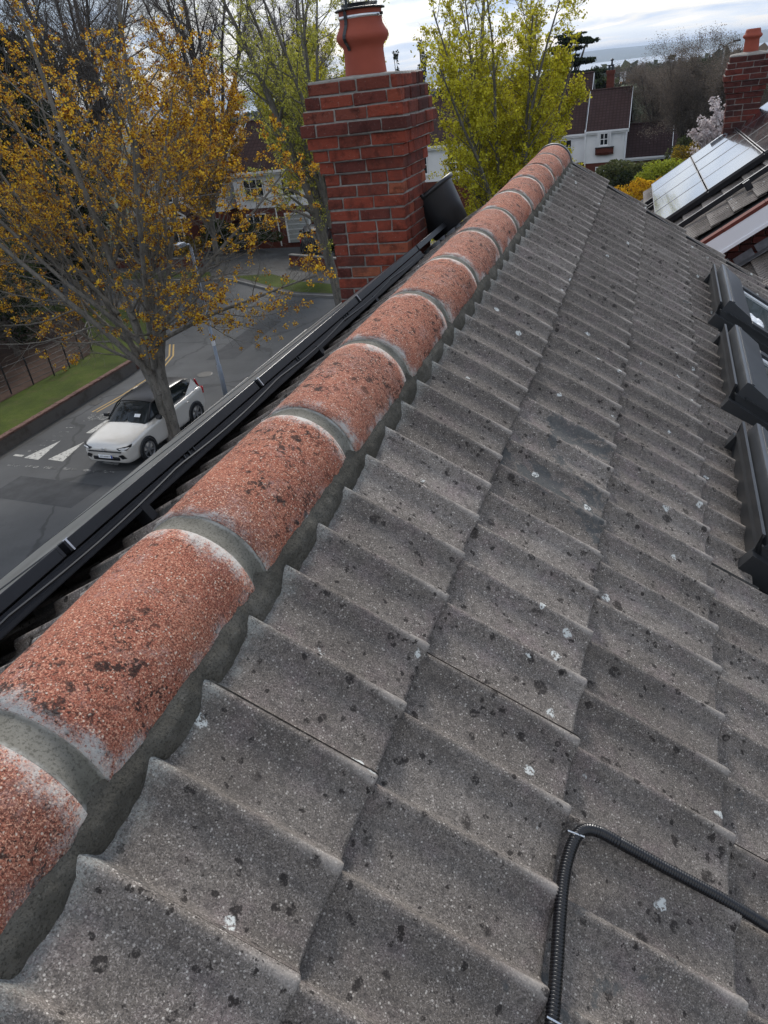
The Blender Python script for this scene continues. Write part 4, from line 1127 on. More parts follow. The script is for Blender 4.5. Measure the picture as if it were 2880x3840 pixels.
def roof_block(parent, x0, x1, y0, y1, ze, zr, mat, ov=.25, name='roof'):
    ym = (y0 + y1) / 2; mb = MB(); th_ = .14
    for (ya, sg) in ((y0 - ov, 1), (y1 + ov, -1)):
        zl = ze - (zr - ze) / (ym - y0) * ov
        for dz in (0,):
            mb.q((x0, ya, zl), (x1, ya, zl), (x1, ym, zr), (x0, ym, zr)); mb.q((x0, ya, zl - th_), (x1, ya, zl - th_), (x1, ym, zr - th_), (x0, ym, zr - th_))
            mb.q((x0, ya, zl - th_), (x1, ya, zl - th_), (x1, ya, zl), (x0, ya, zl))
            for x in (x0, x1): mb.q((x, ya, zl - th_), (x, ym, zr - th_), (x, ym, zr), (x, ya, zl))
    r_ = add(name, mb.mesh('far_roof'), mat, parent)
    mb = MB().box(x0, x1, y0 - ov - .10, y0 - ov - .002, zl - .16, zl - .02); mb.box(x0, x1, y0 - ov, y0, zl - .30, zl - .145)
    add('gutter', mb.mesh('gutter'), M_WHITE, r_)
    mb = MB().tube([(x0, ym, zr + .02), (x1, ym, zr + .02)], .09, 6); add('ridge', mb.mesh('ridge'), mat, r_)
    for x in (x0, x1):
        mb = MB(); 
        for (ya) in (y0 - ov, y1 + ov): mb.q((x - .02, ya, zl - .22), (x - .02, ya, zl - .0), (x - .02, ym, zr + .0), (x - .02, ym, zr - .22)); mb.q((x + .02, ya, zl - .22), (x + .02, ya, zl - .0), (x + .02, ym, zr + .0), (x + .02, ym, zr - .22)); mb.q((x - .02, ya, zl), (x + .02, ya, zl), (x + .02, ym, zr + .003), (x - .02, ym, zr + .003))
        add('barge_board', mb.mesh('barge_board_far'), M_WHITE, r_)
    return r_
def walls(parent, x0, x1, y0, y1, zg, zb, ze, zr, low, high):
    mb = MB().box(x0, x1, y0, y1, zg - 1, zb); add('brick_wall', mb.mesh('lower_wall'), low, parent)
    mb = MB().box(x0 - .02, x1 + .02, y0 - .03, y1 + .02, zb + .002, ze - .05)
    ym = (y0 + y1) / 2
    for x in (x0, x1): mb.q((x, y0, ze - .05), (x, y1, ze - .05), (x, ym, zr - .1))
    add('rendered_wall', mb.mesh('upper_wall'), high, parent)
# gabled white house
hA = tag(empty('white_house', (-4, 76, -1.8)), 'white house with brown tiled roofs and a bay window over a brick apron', 'house')
walls(hA, -6.1, -2.62, 73, 80, -1.8, .78, 3.55, 6.4, M_FBRICK, M_RENDER)
roof_block(hA, -6.0, -2.35, 73, 80, 3.60, 6.35, M_FROOF, .25)
walls(hA, -13.5, -6.14, 74.2, 82, -1.8, .8, 3.4, 7.4, M_FBRICK, M_RENDER)
roof_block(hA, -13.8, -5.9, 74.2, 82.5, 3.45, 7.75, M_FROOF, .25)
window(hA, -4.78, -4.02, 72.62, 2.18, 3.22, (1, 1), .09)
mb = MB().box(-4.98, -4.81, 72.66, 73.0, 2.13, 3.28); mb.box(-3.99, -3.84, 72.66, 73.0, 2.13, 3.28); mb.box(-4.98, -3.84, 72.70, 73.0, 2.05, 2.13)
add('bay_window', mb.mesh('bay_window'), M_WHITE, hA)
mb = MB()
V = [[(x, 72.62 + .1 * abs(x + 4.35) ** 2, z) for x in np.linspace(-5.12, -3.56, 9)] for z in (2.02, 1.62)] ; V.append([(x, 72.75, 1.38 + .12 * abs(x + 4.35) ** 1.6) for x in np.linspace(-5.12, -3.56, 9)]); V.append([(x, 72.98, 1.38 + .12 * abs(x + 4.35) ** 1.6) for x in np.linspace(-5.12, -3.56, 9)])
add('window_apron', grid_mesh('window_apron', V), M_FBRICK, hA)
add('apron_top', MB().box(-5.15, -3.53, 72.58, 72.99, 2.0, 2.04).mesh('apron_top'), M_SLATE, hA)
window(hA, -5.07, -4.38, 72.98, -.75, .46, (1, 2), .08); window(hA, -4.34, -3.65, 72.98, -.75, .46, (1, 2), .08)
for x in (-2.78, -6.0): add('downpipe', MB().tube([(x, 72.88, 3.3), (x, 72.88, -1.8)], .05, 8).mesh('downpipe'), M_WHITE, hA)
for k, x in enumerate((-12.4, -10.3, -8.4)): window(hA, x, x + 1.1, 74.15, 1.5, 2.8, (1, 1), .08)
for k, x in enumerate((-12.2, -9.6)): window(hA, x, x + 1.3, 74.18, -1.0, .4, (2, 1), .08)
cA = add('chimney', MB().box(-4.68, -4.04, 76.8, 77.5, 5.9, 7.75).box(-4.74, -3.98, 76.74, 77.56, 7.5, 7.8).mesh('far_chimney'), M_FBRICK, hA)
for x in (-4.5, -4.2): add('chimney_pot', MB().lathe([(.12, 0), (.10, .3), (.14, .34), (.14, .42), (.09, .42)], 10, TR(x, 77.1, 7.8)).mesh('far_pot'), M_BLACKP, cA)
add('chimney_pot', MB().lathe([(.10, 0), (.08, .4), (.16, .46), (.16, .5), (.01, .6)], 10, TR(-4.3, 77.3, 8.1)).mesh('far_cowl'), M_BLACKP, cA)
gA = tag(empty('garage', (-.6, 75, -2)), 'low garage with a brown tiled roof joined to the white house', 'garage')
walls(gA, -2.55, 1.25, 73.6, 79, -2, .6, .98, 3.3, M_FBRICK, M_FBRICK)
roof_block(gA, -2.58, 1.35, 73.6, 79, 1.12, 3.35, M_FROOF2, .2)
# row of houses across the road
def row_house(x0, x1, y0, zg, lab, wins, ze=5.0):
    h = tag(empty('house_across_the_road', ((x0 + x1) / 2, y0 + 4, zg)), lab, 'house')
    walls(h, x0, x1, y0, y0 + 8, zg, 2.35, ze, ze + 2.6, M_FBRICK, M_RENDER)
    roof_block(h, x0 - .2, x1 + .2, y0, y0 + 8, ze, ze + 2.7, M_FROOF, .3)
    for (a, b, c, d, br) in wins: window(h, a, b, y0 - .03, c, d, br, .07)
    return h
h1 = row_house(-37.5, -29.2, 48.4, -.4, 'brick and white house behind the big tree, with a white gabled porch over its window', [(-36.8, -35.4, 3.1, 4.3, (1, 1)), (-34.3, -33.4, 3.2, 4.3, (0, 1)), (-31.8, -30.5, 3.1, 4.3, (2, 1)), (-31.2, -29.9, .6, 1.9, (2, 1))])
mb = MB(); mb.q((-34.05, 46.9, 2.45), (-34.05, 48.4, 2.45), (-32.9, 48.4, 3.15), (-32.9, 46.9, 3.15)); mb.q((-32.9, 46.9, 3.15), (-32.9, 48.4, 3.15), (-31.75, 48.4, 2.45), (-31.75, 46.9, 2.45))
add('porch_roof', mb.mesh('porch_roof'), M_FROOF, h1)
mb = MB()
for a, b in (((-34.1, 2.42), (-32.9, 3.15)), ((-32.9, 3.15), (-31.7, 2.42))): mb.q((a[0], 46.85, a[1] - .12), (b[0], 46.85, b[1] - .12), (b[0], 46.85, b[1] + .05), (a[0], 46.85, a[1] + .05))
mb.box(-34.1, -31.7, 46.84, 46.9, 2.28, 2.42)
add('porch_barge_board', mb.mesh('porch_barge'), M_WHITE, h1)
mb = MB().box(-34.0, -31.8, 47.2, 48.36, -.6, 2.28); add('porch', mb.mesh('porch_wall'), M_FBRICK, h1)
window(h1, -33.4, -32.3, 47.16, .5, 2.15, (1, 1), .09); add('porch_sill', MB().box(-34.0, -31.5, 46.7, 47.15, .34, .46).mesh('porch_sill'), M_WHITE, h1)
h2 = row_house(-28.4, -20.2, 48.8, -.3, 'white and brick house with a pale garage door, left of our chimney', [(-27.6, -26.0, 3.1, 4.3, (2, 1)), (-24.6, -23.2, 3.0, 4.2, (2, 1)), (-22.4, -21.1, 3.0, 4.2, (1, 1)), (-27.8, -26.2, .7, 2.0, (2, 1)), (-22.1, -21.4, .3, 1.55, (1, 0))])
add('window_hood', MB().box(-22.2, -21.3, 48.4, 48.79, 1.6, 1.85).mesh('window_hood'), M_WHITE, h2)
add('garage_door', MB().box(-24.62, -22.85, 48.70, 48.79, -.1, 1.78).mesh('garage_door'), plain('garage_door_paint', (.34, .36, .35), .6, 0, .3, .08, 2), h2)
mb = MB().box(-24.72, -24.6, 48.66, 48.78, -.1, 1.86); mb.box(-22.87, -22.75, 48.66, 48.78, -.1, 1.86); mb.box(-24.72, -22.75, 48.64, 48.79, 1.8, 1.92); add('door_frame', mb.mesh('door_frame'), M_WHITE, h2)
for k in range(5): add('door_rib', MB().box(-24.58, -22.9, 48.685, 48.70, .12 + k * .34, .15 + k * .34).mesh('door_rib'), M_WHITE, h2)
add('downpipe', MB().tube([(-25.35, 48.72, 2.3), (-25.35, 48.72, -.3)], .05, 8).mesh('downpipe'), M_WHITE, h2)
h3 = row_house(-18.2, -9.2, 56, -.8, 'white rendered house glimpsed through the yellow green tree', [(-17.4, -15.9, 2.9, 4.2, (2, 1)), (-14.4, -13.1, 2.9, 4.2, (1, 1)), (-11.6, -10.2, 2.9, 4.2, (2, 1)), (-16.6, -14.6, .2, 1.6, (2, 1))])
gw = tag(empty('garden_wall', (-18, 40, .1)), 'low red brick garden wall with pale coping across the road, left of our chimney', 'wall')
add('wall', ribbon_box([(-20.7, 40.6), (-17.6, 39.3), (-15.0, 38.2), (-11, 37.9)], .22, .1, .72).mesh('garden_wall'), M_FBRICK, gw); add('coping', ribbon_box([(-20.7, 40.6), (-17.6, 39.3), (-15.0, 38.2), (-11, 37.9)], .28, .722, .79).mesh('garden_coping'), M_KERB, gw)
gw = tag(empty('garden_wall', (-31, 41, .1)), 'low brick garden wall across the road in front of the porch house', 'wall')
add('wall', ribbon_box([(-40, 42.4), (-33, 41.6), (-27.5, 41.2)], .22, .1, .62).mesh('garden_wall2'), M_FBRICK, gw); add('coping', ribbon_box([(-40, 42.4), (-33, 41.6), (-27.5, 41.2)], .28, .622, .68).mesh('garden_coping2'), M_KERB, gw)
def far_house(x0, x1, y0, dep, zg, ze, zr, wm, rm, lab, chim=None):
    h = tag(empty('far_house', ((x0 + x1) / 2, y0 + dep / 2, zg)), lab, 'house')
    walls(h, x0, x1, y0, y0 + dep, zg, zg + .5, ze, zr, wm, wm); roof_block(h, x0 - .3, x1 + .3, y0, y0 + dep, ze, zr, rm, .3)
    n_ = max(1, int((x1 - x0) / 3.2))
    for k in range(n_): xx = x0 + (x1 - x0) * (k + .5) / n_; window(h, xx - .6, xx + .6, y0 - .03, ze - 2.0, ze - .7, (1, 0), .12)
    if chim: add('chimney', MB().box(chim - .6, chim + .6, y0 + dep / 2 - .5, y0 + dep / 2 + .5, zr - 1, zr + 1.6).mesh('chimney_far'), wm, h)
    return h
far_house(-9.4, -3.0, 196, 9, -8, .4, 3.0, M_RENDER, M_OROOF, 'distant white house with an orange tiled roof above the trees', -9.0)
far_house(2.4, 9.5, 130, 9, -5, -.4, 3.2, M_RENDER, M_SLATE, 'distant grey slate roofed house left of the neighbouring chimney', 3.0)
far_house(-.8, 3.6, 100, 8, -5, -2.2, .6, M_RENDER, M_FROOF2, 'small gabled house half hidden in the bare trees by the tall lamp')
far_house(8.2, 14, 210, 9, -9, -2, 1.2, M_RENDER, M_SLATE, 'far pale house just right of the slate roofed one')

# ------------------------------------------------------------------ vegetation
def leaf_mat(name, stops, rough=.8, trans=.4):
    t = T(name, rough, 0, .15)
    col = t.ramp(t.island(), stops)
    col = t.mix(t.mth('MULTIPLY', t.noise(.9, 3, .6, t.world()), .25), col, [x * .6 for x in stops[0][1]])
    t.done(col)
    tr = t.n('ShaderNodeBsdfTranslucent'); t.L(col, tr.inputs['Color']); ms = t.n('ShaderNodeMixShader'); ms.inputs[0].default_value = trans
    o_ = [x for x in t.t.nodes if x.type == 'OUTPUT_MATERIAL'][0]
    t.L(t.b.outputs[0], ms.inputs[1]); t.L(tr.outputs[0], ms.inputs[2]); t.L(ms.outputs[0], o_.inputs['Surface'])
    return t.m
M_BLOSSOM = leaf_mat('maple_blossom', [(0, (.11, .034, .014)), (.24, (.24, .085, .014)), (.42, (.52, .27, .02)), (.72, (.80, .48, .03)), (1, (.74, .54, .07))])
M_YGREEN = leaf_mat('young_maple_leaves', [(0, (.20, .16, .018)), (.3, (.42, .37, .020)), (.65, (.60, .56, .030)), (1, (.72, .68, .09))])
M_PGREEN = leaf_mat('pale_spring_leaves', [(0, (.18, .17, .03)), (.4, (.42, .42, .06)), (1, (.62, .60, .16))])
M_DARK = leaf_mat('dark_evergreen_leaves', [(0, (.008, .012, .006)), (.5, (.018, .028, .012)), (1, (.040, .055, .02))])
M_WOOD = leaf_mat('far_wood_leaves', [(0, (.022, .030, .016)), (.5, (.045, .055, .028)), (1, (.085, .09, .045))])
M_TWIGF = leaf_mat('far_bare_wood', [(0, (.09, .075, .062)), (1, (.22, .18, .15))])
M_MID = leaf_mat('mid_green_leaves', [(0, (.020, .032, .008)), (.5, (.045, .068, .016)), (1, (.085, .11, .03))])
M_OLIVE = leaf_mat('olive_leaves', [(0, (.05, .06, .02)), (.5, (.10, .115, .045)), (1, (.16, .17, .07))])
M_GOLD = leaf_mat('golden_blossom', [(0, (.20, .09, .01)), (.4, (.56, .30, .012)), (1, (.78, .52, .03))])
M_RUST = leaf_mat('rusty_leaves', [(0, (.09, .06, .01)), (.5, (.26, .18, .02)), (1, (.42, .30, .04))])
M_LIME = leaf_mat('lime_leaves', [(0, (.12, .14, .015)), (.5, (.30, .34, .03)), (1, (.46, .50, .07))])
M_SILVER = leaf_mat('silver_leaves', [(0, (.12, .15, .10)), (.5, (.24, .28, .20)), (1, (.38, .42, .33))])
M_WBLOOM = leaf_mat('white_pink_blossom', [(0, (.42, .34, .34)), (.5, (.62, .56, .56)), (1, (.72, .68, .68))])
M_TWIG = leaf_mat('bare_twigs', [(0, (.07, .058, .052)), (1, (.17, .145, .13))])
def bark_mat(name, c, sc=8):
    t = T(name, .92, 0, .12); wv = t.world()
    f = t.noise(sc, 6, .7, t.stretch(wv, 1, 1, .35))
    col = t.ramp(f, [(.3, [x * .45 for x in c]), (.55, c), (.8, [x * 1.5 for x in c])])
    sp = t.step(t.vor(9, t.stretch(wv, 1, 1, 1.6)), .22, .12); col = t.mix(t.mth('MULTIPLY', sp, .8), col, [x * .2 for x in c])
    t.bump(f, .8, .02); return t.done(col)
M_BARK = bark_mat('maple_bark', (.165, .152, .132)); M_BARK2 = bark_mat('dark_bark', (.11, .095, .082))

def grow(rr, tubes, tips, p, d, L_, r, lvl, cfg):
    """one shoot: bends a little, forks along its length, records where leaves sit"""
    n = cfg['n'][lvl]; pts = [p.copy()]; rs = [r]; q = p.copy(); dd = d.copy()
    for i in range(n):
        dd = (dd + Vector((rr.gauss(0, 1), rr.gauss(0, 1), rr.gauss(0, 1))) * cfg['wob'][lvl] + Vector((0, 0, cfg['up'][lvl]))).normalized()
        q = q + dd * (L_ / n); pts.append(q.copy()); rs.append(max(r * (1 - (i + 1) / n * cfg['tap'][lvl]), .003))
    tubes[lvl].append((pts, rs))
    if lvl >= cfg['leaf']:
        for i in range(1, n + 1):
            if rr.random() < cfg['dens']: tips.append(pts[i])
    if lvl + 1 < len(cfg['n']):
        k = cfg['kids'][lvl]; k = max(1, int(k * rr.uniform(.75, 1.25)))
        for j in range(k):
            t_ = cfg['from'][lvl] + (1 - cfg['from'][lvl]) * (j + rr.random()) / k
            i = min(n - 1, int(t_ * n)); fr = t_ * n - i
            b = pts[i].lerp(pts[i + 1], fr); ax = (pts[i + 1] - pts[i]).normalized()
            side = Vector((rr.gauss(0, 1), rr.gauss(0, 1), rr.gauss(0, .7))); side = (side - ax * side.dot(ax)).normalized()
            an = rad(rr.uniform(*cfg['ang'][lvl])); nd = (ax * math.cos(an) + side * math.sin(an)).normalized()
            grow(rr, tubes, tips, b, nd, L_ * rr.uniform(*cfg['len'][lvl]) * (1 - .45 * t_), rs[i] * cfg['rad'][lvl], lvl + 1, cfg)
def cluster_quads(tips, rr, k, spread, size, flat=0.0):
    n = len(tips) * k; g = np.random.default_rng(rr.randrange(9999))
    C_ = np.repeat(np.array([tuple(p) for p in tips]), k, axis=0)
    cs = np.repeat(g.uniform(.45, 1.45, len(tips)), k)[:, None]
    C_ = C_ + g.normal(0, 1, (n, 3)) * spread * cs
    u = g.normal(0, 1, (n, 3)); u /= np.linalg.norm(u, axis=1)[:, None]
    w0 = g.normal(0, 1, (n, 3)); w0[:, 2] *= (1 - flat); v = np.cross(u, w0); v /= np.linalg.norm(v, axis=1)[:, None] + 1e-9
    sz = (size * g.uniform(.45, 1.4, n))[:, None] * (cs * .5 + .5)
    return np.stack([C_ - u * sz, C_ - v * sz * .8, C_ + u * sz, C_ + v * sz * .8], axis=1)
def tree(name, loc, stems, cfg, leaf, bark, lab, cat='tree', group=None, seed=1, k=8, spread=.05, size=.03, thin=1, crown='crown', sparse=None, top=None):
    rr = random.Random(seed); tubes = [[] for _ in cfg['n']]; tips = []
    for (p, d, L_, r) in stems: grow(rr, tubes, tips, Vector(loc) + Vector(p), Vector(d).normalized(), L_, r, 0, cfg)
    if top: tips = [p for p in tips if rr.random() < 1 - .65 * min(1, max(0, (p.z - top) / 3))]
    if sparse: tips = [p for p in tips if p.z > sparse or rr.random() < .38]
    root = tag(empty(name, loc), lab, cat, group)
    mb = MB()
    for lv in range(0, thin):
        for pts, rs in tubes[lv]: mb.tube(pts, rs, 12 if lv == 0 else 7, cap=False)
    add('trunk', mb.mesh('trunk'), bark, root, smooth=True)
    mb = MB()
    for lv in range(thin, len(tubes)):
        for pts, rs in tubes[lv]: mb.tube(pts, rs, 5 if lv <= thin else 3, cap=False)
    if mb.f: tag(add('branches', mb.mesh('branches'), bark, root, smooth=True), kind='stuff')
    if leaf is not None and tips: tag(add(crown, quads(crown, cluster_quads(tips, rr, k, spread, size)), leaf, root), kind='stuff')
    return root, tips
# the street maple in orange-yellow flower: limbs follow the photograph's main forks
big = dict(n=[9, 7, 5, 4], wob=[.055, .10, .16, .2], up=[.012, .03, .05, .05], tap=[.75, .85, .85, .8], kids=[19, 9, 4], ang=[(28, 62), (28, 60), (25, 65)], len=[(.30, .52), (.34, .56), (.4, .75)], rad=[.36, .5, .55], leaf=2, dens=.088, **{'from': [.16, .15, .2]})
base = Vector((-13.9, 16.7, 0))
stems = [
    ((-.02, 0, 1.7), (-.20, .02, 1), 10.5, .145), ((.08, .05, 1.8), (.02, .10, 1), 11.0, .16), ((.12, .08, 2.4), (.32, .15, 1), 7.6, .11),
    ((-.15, .0, 1.9), (-.60, .10, 1), 9.0, .115), ((-.1, -.1, 2.4), (-.50, -.35, 1), 8.6, .10), ((.1, .2, 2.4), (.05, .55, 1), 9.0, .11),
    ((.1, -.1, 2.6), (.28, -.40, 1), 7.5, .09), ((-.2, .1, 2.9), (-1.0, .25, .62), 6.4, .075), ((.12, .1, 3.2), (1.0, .25, .50), 5.8, .07),
    ((.1, .2, 3.3), (.75, .6, .9), 6.6, .08), ((-.3, .2, 3.2), (-.85, -.2, .95), 7.4, .085), ((-.2, 0, 2.6), (-1.0, -.1, .38), 5.0, .055), ((.12, 0, 3.4), (.9, -.35, .45), 4.2, .05),
    ((-.3, .1, 4.0), (-.75, .5, 1), 8.4, .07), ((.1, .1, 4.2), (.42, .1, 1), 6.4, .06), ((-.8, .1, 4.2), (-.95, .15, 1), 8.2, .07), ((-.5, -.1, 3.8), (-.8, -.35, 1), 8.6, .07)]
mp_, tips = tree('flowering_maple', base, stems, big, M_BLOSSOM, M_BARK, 'big grey street tree in orange yellow flower, twin trunk before the car', seed=21, k=26, spread=.046, size=.028, thin=1, sparse=6.2)
mb = MB()
mb.tube([base + Vector(p) for p in ((-.08, 0, -.1), (-.09, 0, .5), (-.12, 0, 1.3), (-.12, 0, 2.1), (-.20, 0, 2.8))], [.21, .165, .155, .145, .12], 14, cap=False)
mb.tube([base + Vector(p) for p in ((.09, .05, -.1), (.09, .05, .5), (.11, .06, 1.3), (.14, .08, 2.2), (.20, .10, 2.9))], [.20, .165, .16, .15, .13], 14, cap=False)
mb.tube([base + Vector(p) for p in ((-.10, 0, 1.5), (-.30, .02, 2.2), (-.55, .05, 3.0), (-.85, .08, 4.0))], [.125, .12, .105, .09], 10, cap=False)
add('trunk', mb.mesh('maple_bole'), M_BARK, mp_, smooth=True)
fol = dict(n=[8, 6, 5, 3], wob=[.05, .10, .16, .2], up=[.02, .06, .07, .06], tap=[.8, .85, .85, .8], kids=[15, 8, 3], ang=[(25, 55), (25, 55), (25, 60)], len=[(.30, .52), (.32, .55), (.4, .7)], rad=[.42, .5, .55], leaf=2, dens=.9, **{'from': [.12, .15, .2]})
def stems_up(n, L_, r, lean, z0, seed, base=1.0):
    rr = random.Random(seed); o = [((0, 0, 0), (rr.uniform(-.05, .05), rr.uniform(-.05, .05), 1), L_, r)]
    for i in range(n):
        a = 2 * pi * i / n + rr.uniform(-.3, .3); le = lean * rr.uniform(.6, 1.3)
        o.append(((0, 0, z0 + rr.uniform(0, 1.5)), (math.cos(a) * le, math.sin(a) * le, 1), L_ * rr.uniform(.60, .82), r * .5))
    return o
tree('spring_tree', (-13.5, 30.8, .1), stems_up(9, 13.4, .25, .30, 3.4, 3), dict(fol, dens=.6, len=[(.18, .32), (.32, .55), (.4, .7)]), M_PGREEN, M_BARK, 'slender tree with sparse pale green leaves rising just left of our brick chimney', seed=33, k=6, spread=.05, size=.036, top=9)
tree('spring_tree', (-5.2, 29.6, 0), stems_up(14, 12.6, .22, .30, 1.2, 8), dict(fol, kids=[20, 8, 3], dens=.74, len=[(.17, .30), (.36, .55), (.45, .75)]), M_YGREEN, M_BARK, 'dense yellow green spring tree between our chimney and the end of the ridge', seed=12, k=8, spread=.060, size=.040, top=7.5)
tree('spring_tree', (-18.6, 41.5, .1), stems_up(9, 10.5, .2, .34, 2.2, 5), dict(fol, dens=.6, len=[(.20, .34), (.36, .55), (.4, .7)]), M_YGREEN, M_BARK, 'yellow green tree standing before the houses, seen between the maple and the chimney', seed=44, k=7, spread=.07, size=.05)
tree('flowering_tree', (-26.5, 41.5, .1), stems_up(9, 9.8, .2, .42, 1.8, 6), dict(fol, dens=.5, len=[(.24, .40), (.36, .55), (.4, .7)]), M_BLOSSOM, M_BARK, 'smaller orange blossomed tree across the road in front of the brick houses', seed=45, k=8, spread=.06, size=.042)
# bare trees against the sky
bare = dict(n=[8, 7, 5, 4], wob=[.05, .12, .2, .25], up=[.01, .03, .04, .03], tap=[.7, .85, .85, .8], kids=[16, 12, 8], ang=[(30, 65), (30, 60), (25, 65)], len=[(.30, .5), (.32, .5), (.35, .6)], rad=[.45, .5, .55], leaf=2, dens=.75, **{'from': [.25, .15, .1]})
for i, (x, y, hh, lab) in enumerate(((-35.5, 60, 21, 'tall bare dark tree behind the flowering maple, its crown against the sky'), (-45, 57, 22, 'bare tree at the far left behind the dark evergreens'), (-29.5, 64, 14.5, 'shorter bare tree left of the pale green tree'), (-40, 50, 19.5, 'bare tree with a purple brown twig crown behind the upper left of the maple'))):
    tree('bare_tree', (x, y, gz(x, y)), stems_up(8, hh, .34, .42, 5, 40 + i), bare, M_TWIG, M_BARK2, lab, group='bare trees', seed=50 + i, k=3, spread=.16, size=.022, crown='twigs')
rb = dict(bare, kids=[14, 9, 7])
for i, (x, y, hh, lab) in enumerate(((2.0, 66, 9.4, 'rounded bare brown tree with a fine twiggy crown behind the garage'), (.1, 78, 8.2, 'bare brown tree between the white house and the tall lamp'), (4.9, 61, 7.2, 'low bare tree in front of the slate roofed house'), (-1.3, 92, 8.6, 'thin bare tree in front of the orange roofed house'))):
    tree('bare_tree', (x, y, gz(x, y)), stems_up(8, hh, .16, .40, 2.5, 60 + i), rb, M_TWIGF, M_BARK2, lab, group='bare trees', seed=70 + i, k=3, spread=.22, size=.030, crown='twigs')
def blob(name, loc, ells, n, mat, size, lab, cat='shrub', group=None, seed=1, stem=.12, shell=.55, flat=0, bark=None, crown='crown'):
    """a crown of many small leaves filling several uneven lobes"""
    g = np.random.default_rng(seed); root = tag(empty(name, loc), lab, cat, group); P = []
    tot = sum(a * b * c for (_, (a, b, c)) in ells)
    lobes = []
    for (c0, (a, b, c)) in ells:
        m_ = int(n * a * b * c / tot)
        # sub-lobes give light and dark clumps and an uneven outline
        ns_ = max(6, int(10 + m_ / 500)); dirs = g.normal(0, 1, (ns_, 3)); dirs /= np.linalg.norm(dirs, axis=1)[:, None]; rad_ = g.uniform(.45, 1.0, ns_)[:, None]
        cc = dirs * rad_ * np.array([a, b, c]) * .80 + np.array(c0); sz_ = g.uniform(.22, .42, ns_)
        w_ = sz_ ** 2; cnt = g.multinomial(m_, w_ / w_.sum())
        for q, kk in enumerate(cnt):
            d = g.normal(0, 1, (kk, 3)); d /= np.linalg.norm(d, axis=1)[:, None]; rr_ = g.uniform(shell, 1.08, kk)[:, None] ** .6
            d[:, 2] *= (1 - flat); P.append(cc[q] + d * rr_ * sz_[q] * np.array([a, b, c]))
    P = np.concatenate(P) + np.array(loc); n_ = len(P)
    u = g.normal(0, 1, (n_, 3)); u /= np.linalg.norm(u, axis=1)[:, None]; v = np.cross(u, g.normal(0, 1, (n_, 3))); v /= np.linalg.norm(v, axis=1)[:, None]
    sz = (size * g.uniform(.55, 1.4, n_))[:, None]
    tag(add(crown, quads(crown, np.stack([P - u * sz, P - v * sz * .7, P + u * sz, P + v * sz * .7], 1)), mat, root), kind='stuff')
    mb = MB(); L0 = Vector(loc); rr = random.Random(seed)
    zt = min(c0[2] for c0, _ in ells)
    mb.tube([L0 + Vector((0, 0, -.3)), L0 + Vector((0, 0, zt * .6)), L0 + Vector((0, 0, zt))], [stem, stem * .8, stem * .6], 8, cap=False)
    for (c0, (a, b, c)) in ells:
        for k in range(4): mb.tube([L0 + Vector((0, 0, zt * rr.uniform(.4, .9))), L0 + Vector(c0) * .6 + Vector((rr.uniform(-a, a) * .3, rr.uniform(-b, b) * .3, 0)), L0 + Vector(c0) + Vector((rr.uniform(-a, a) * .7, rr.uniform(-b, b) * .7, c * .5))], [stem * .5, stem * .35, stem * .12], 5, cap=False)
    add('trunk', mb.mesh('trunk'), bark or M_BARK2, root, smooth=True)
    return root
# left: dark evergreens and garden shrubs
blob('holm_oak', (-40, 41, .3), [((0, 0, 6.5), (4.8, 4, 4.5)), ((-3, 1, 8.8), (3.8, 3.5, 3.4)), ((3.4, 0, 5), (3.0, 2.6, 3.2)), ((1.5, 0, 9.4), (3.0, 2.6, 2.2))], 34000, M_DARK, .13, 'dark evergreen tree behind the left side of the flowering maple', 'tree', seed=3, stem=.35)
blob('holm_oak', (-48, 47, .3), [((0, 0, 8), (6.5, 5, 6)), ((3.5, 1, 12), (4.6, 3.5, 3.6)), ((-2, 0, 14.5), (4.5, 3.5, 3.2))], 36000, M_DARK, .15, 'tall dark evergreen tree at the far left edge', 'tree', seed=4, stem=.4)
blob('evergreen_tree', (-33.5, 36.5, .4), [((0, 0, 4.6), (2.6, 2.6, 3.8)), ((-2.6, -1, 4.0), (2.2, 2.2, 3.2))], 14000, M_DARK, .10, 'dark bushy evergreen inside the railed garden near its far corner', 'tree', seed=5, stem=.2)
blob('garden_shrub', (-26.6, 23.5, .41), [((0, 0, 2.4), (2.2, 2.0, 2.4)), ((-2.0, 1.4, 3.0), (2.2, 2.2, 3.0)), ((-1.0, -2.6, 1.9), (2.0, 2.0, 1.9))], 20000, M_DARK, .065, 'dense dark green shrub filling the railed garden at the left edge', seed=6, stem=.15)
blob('garden_shrub', (-30.5, 27.5, .41), [((0, 0, 3.2), (2.6, 2.6, 3.2)), ((-3, -2, 3.6), (2.8, 2.6, 3.6))], 16000, M_MID, .08, 'mid green shrub behind the dark one in the railed garden', seed=7, stem=.15)
blob('evergreen_tree', (-29.5, 32.8, .4), [((0, 0, 4.2), (2.4, 2.0, 3.6)), ((-2.4, -.6, 3.2), (2.0, 2.0, 2.8))], 14000, M_DARK, .09, 'dark ivy clad tree at the far tip of the railed garden', 'tree', seed=15, stem=.2)
blob('garden_shrub', (-25.2, 19.2, .41), [((0, 0, .7), (1.3, 1.6, .7))], 3500, M_DARK, .05, 'low dark shrub just inside the black railing', seed=8, stem=.05)
blob('garden_hedge', (-27.8, 45.2, .1), [((0, 0, 1.1), (2.6, 1.0, 1.1)), ((2.6, 0, 1.0), (1.6, .9, 1.0))], 9000, M_MID, .07, 'green hedge in front of the brick house across the road', 'hedge', seed=9, stem=.06)
blob('garden_hedge', (-30.2, 44.2, .1), [((0, 0, .7), (1.2, .9, .7))], 3000, M_RUST, .06, 'small rust coloured shrub before the porch house', 'shrub', seed=10, stem=.05)
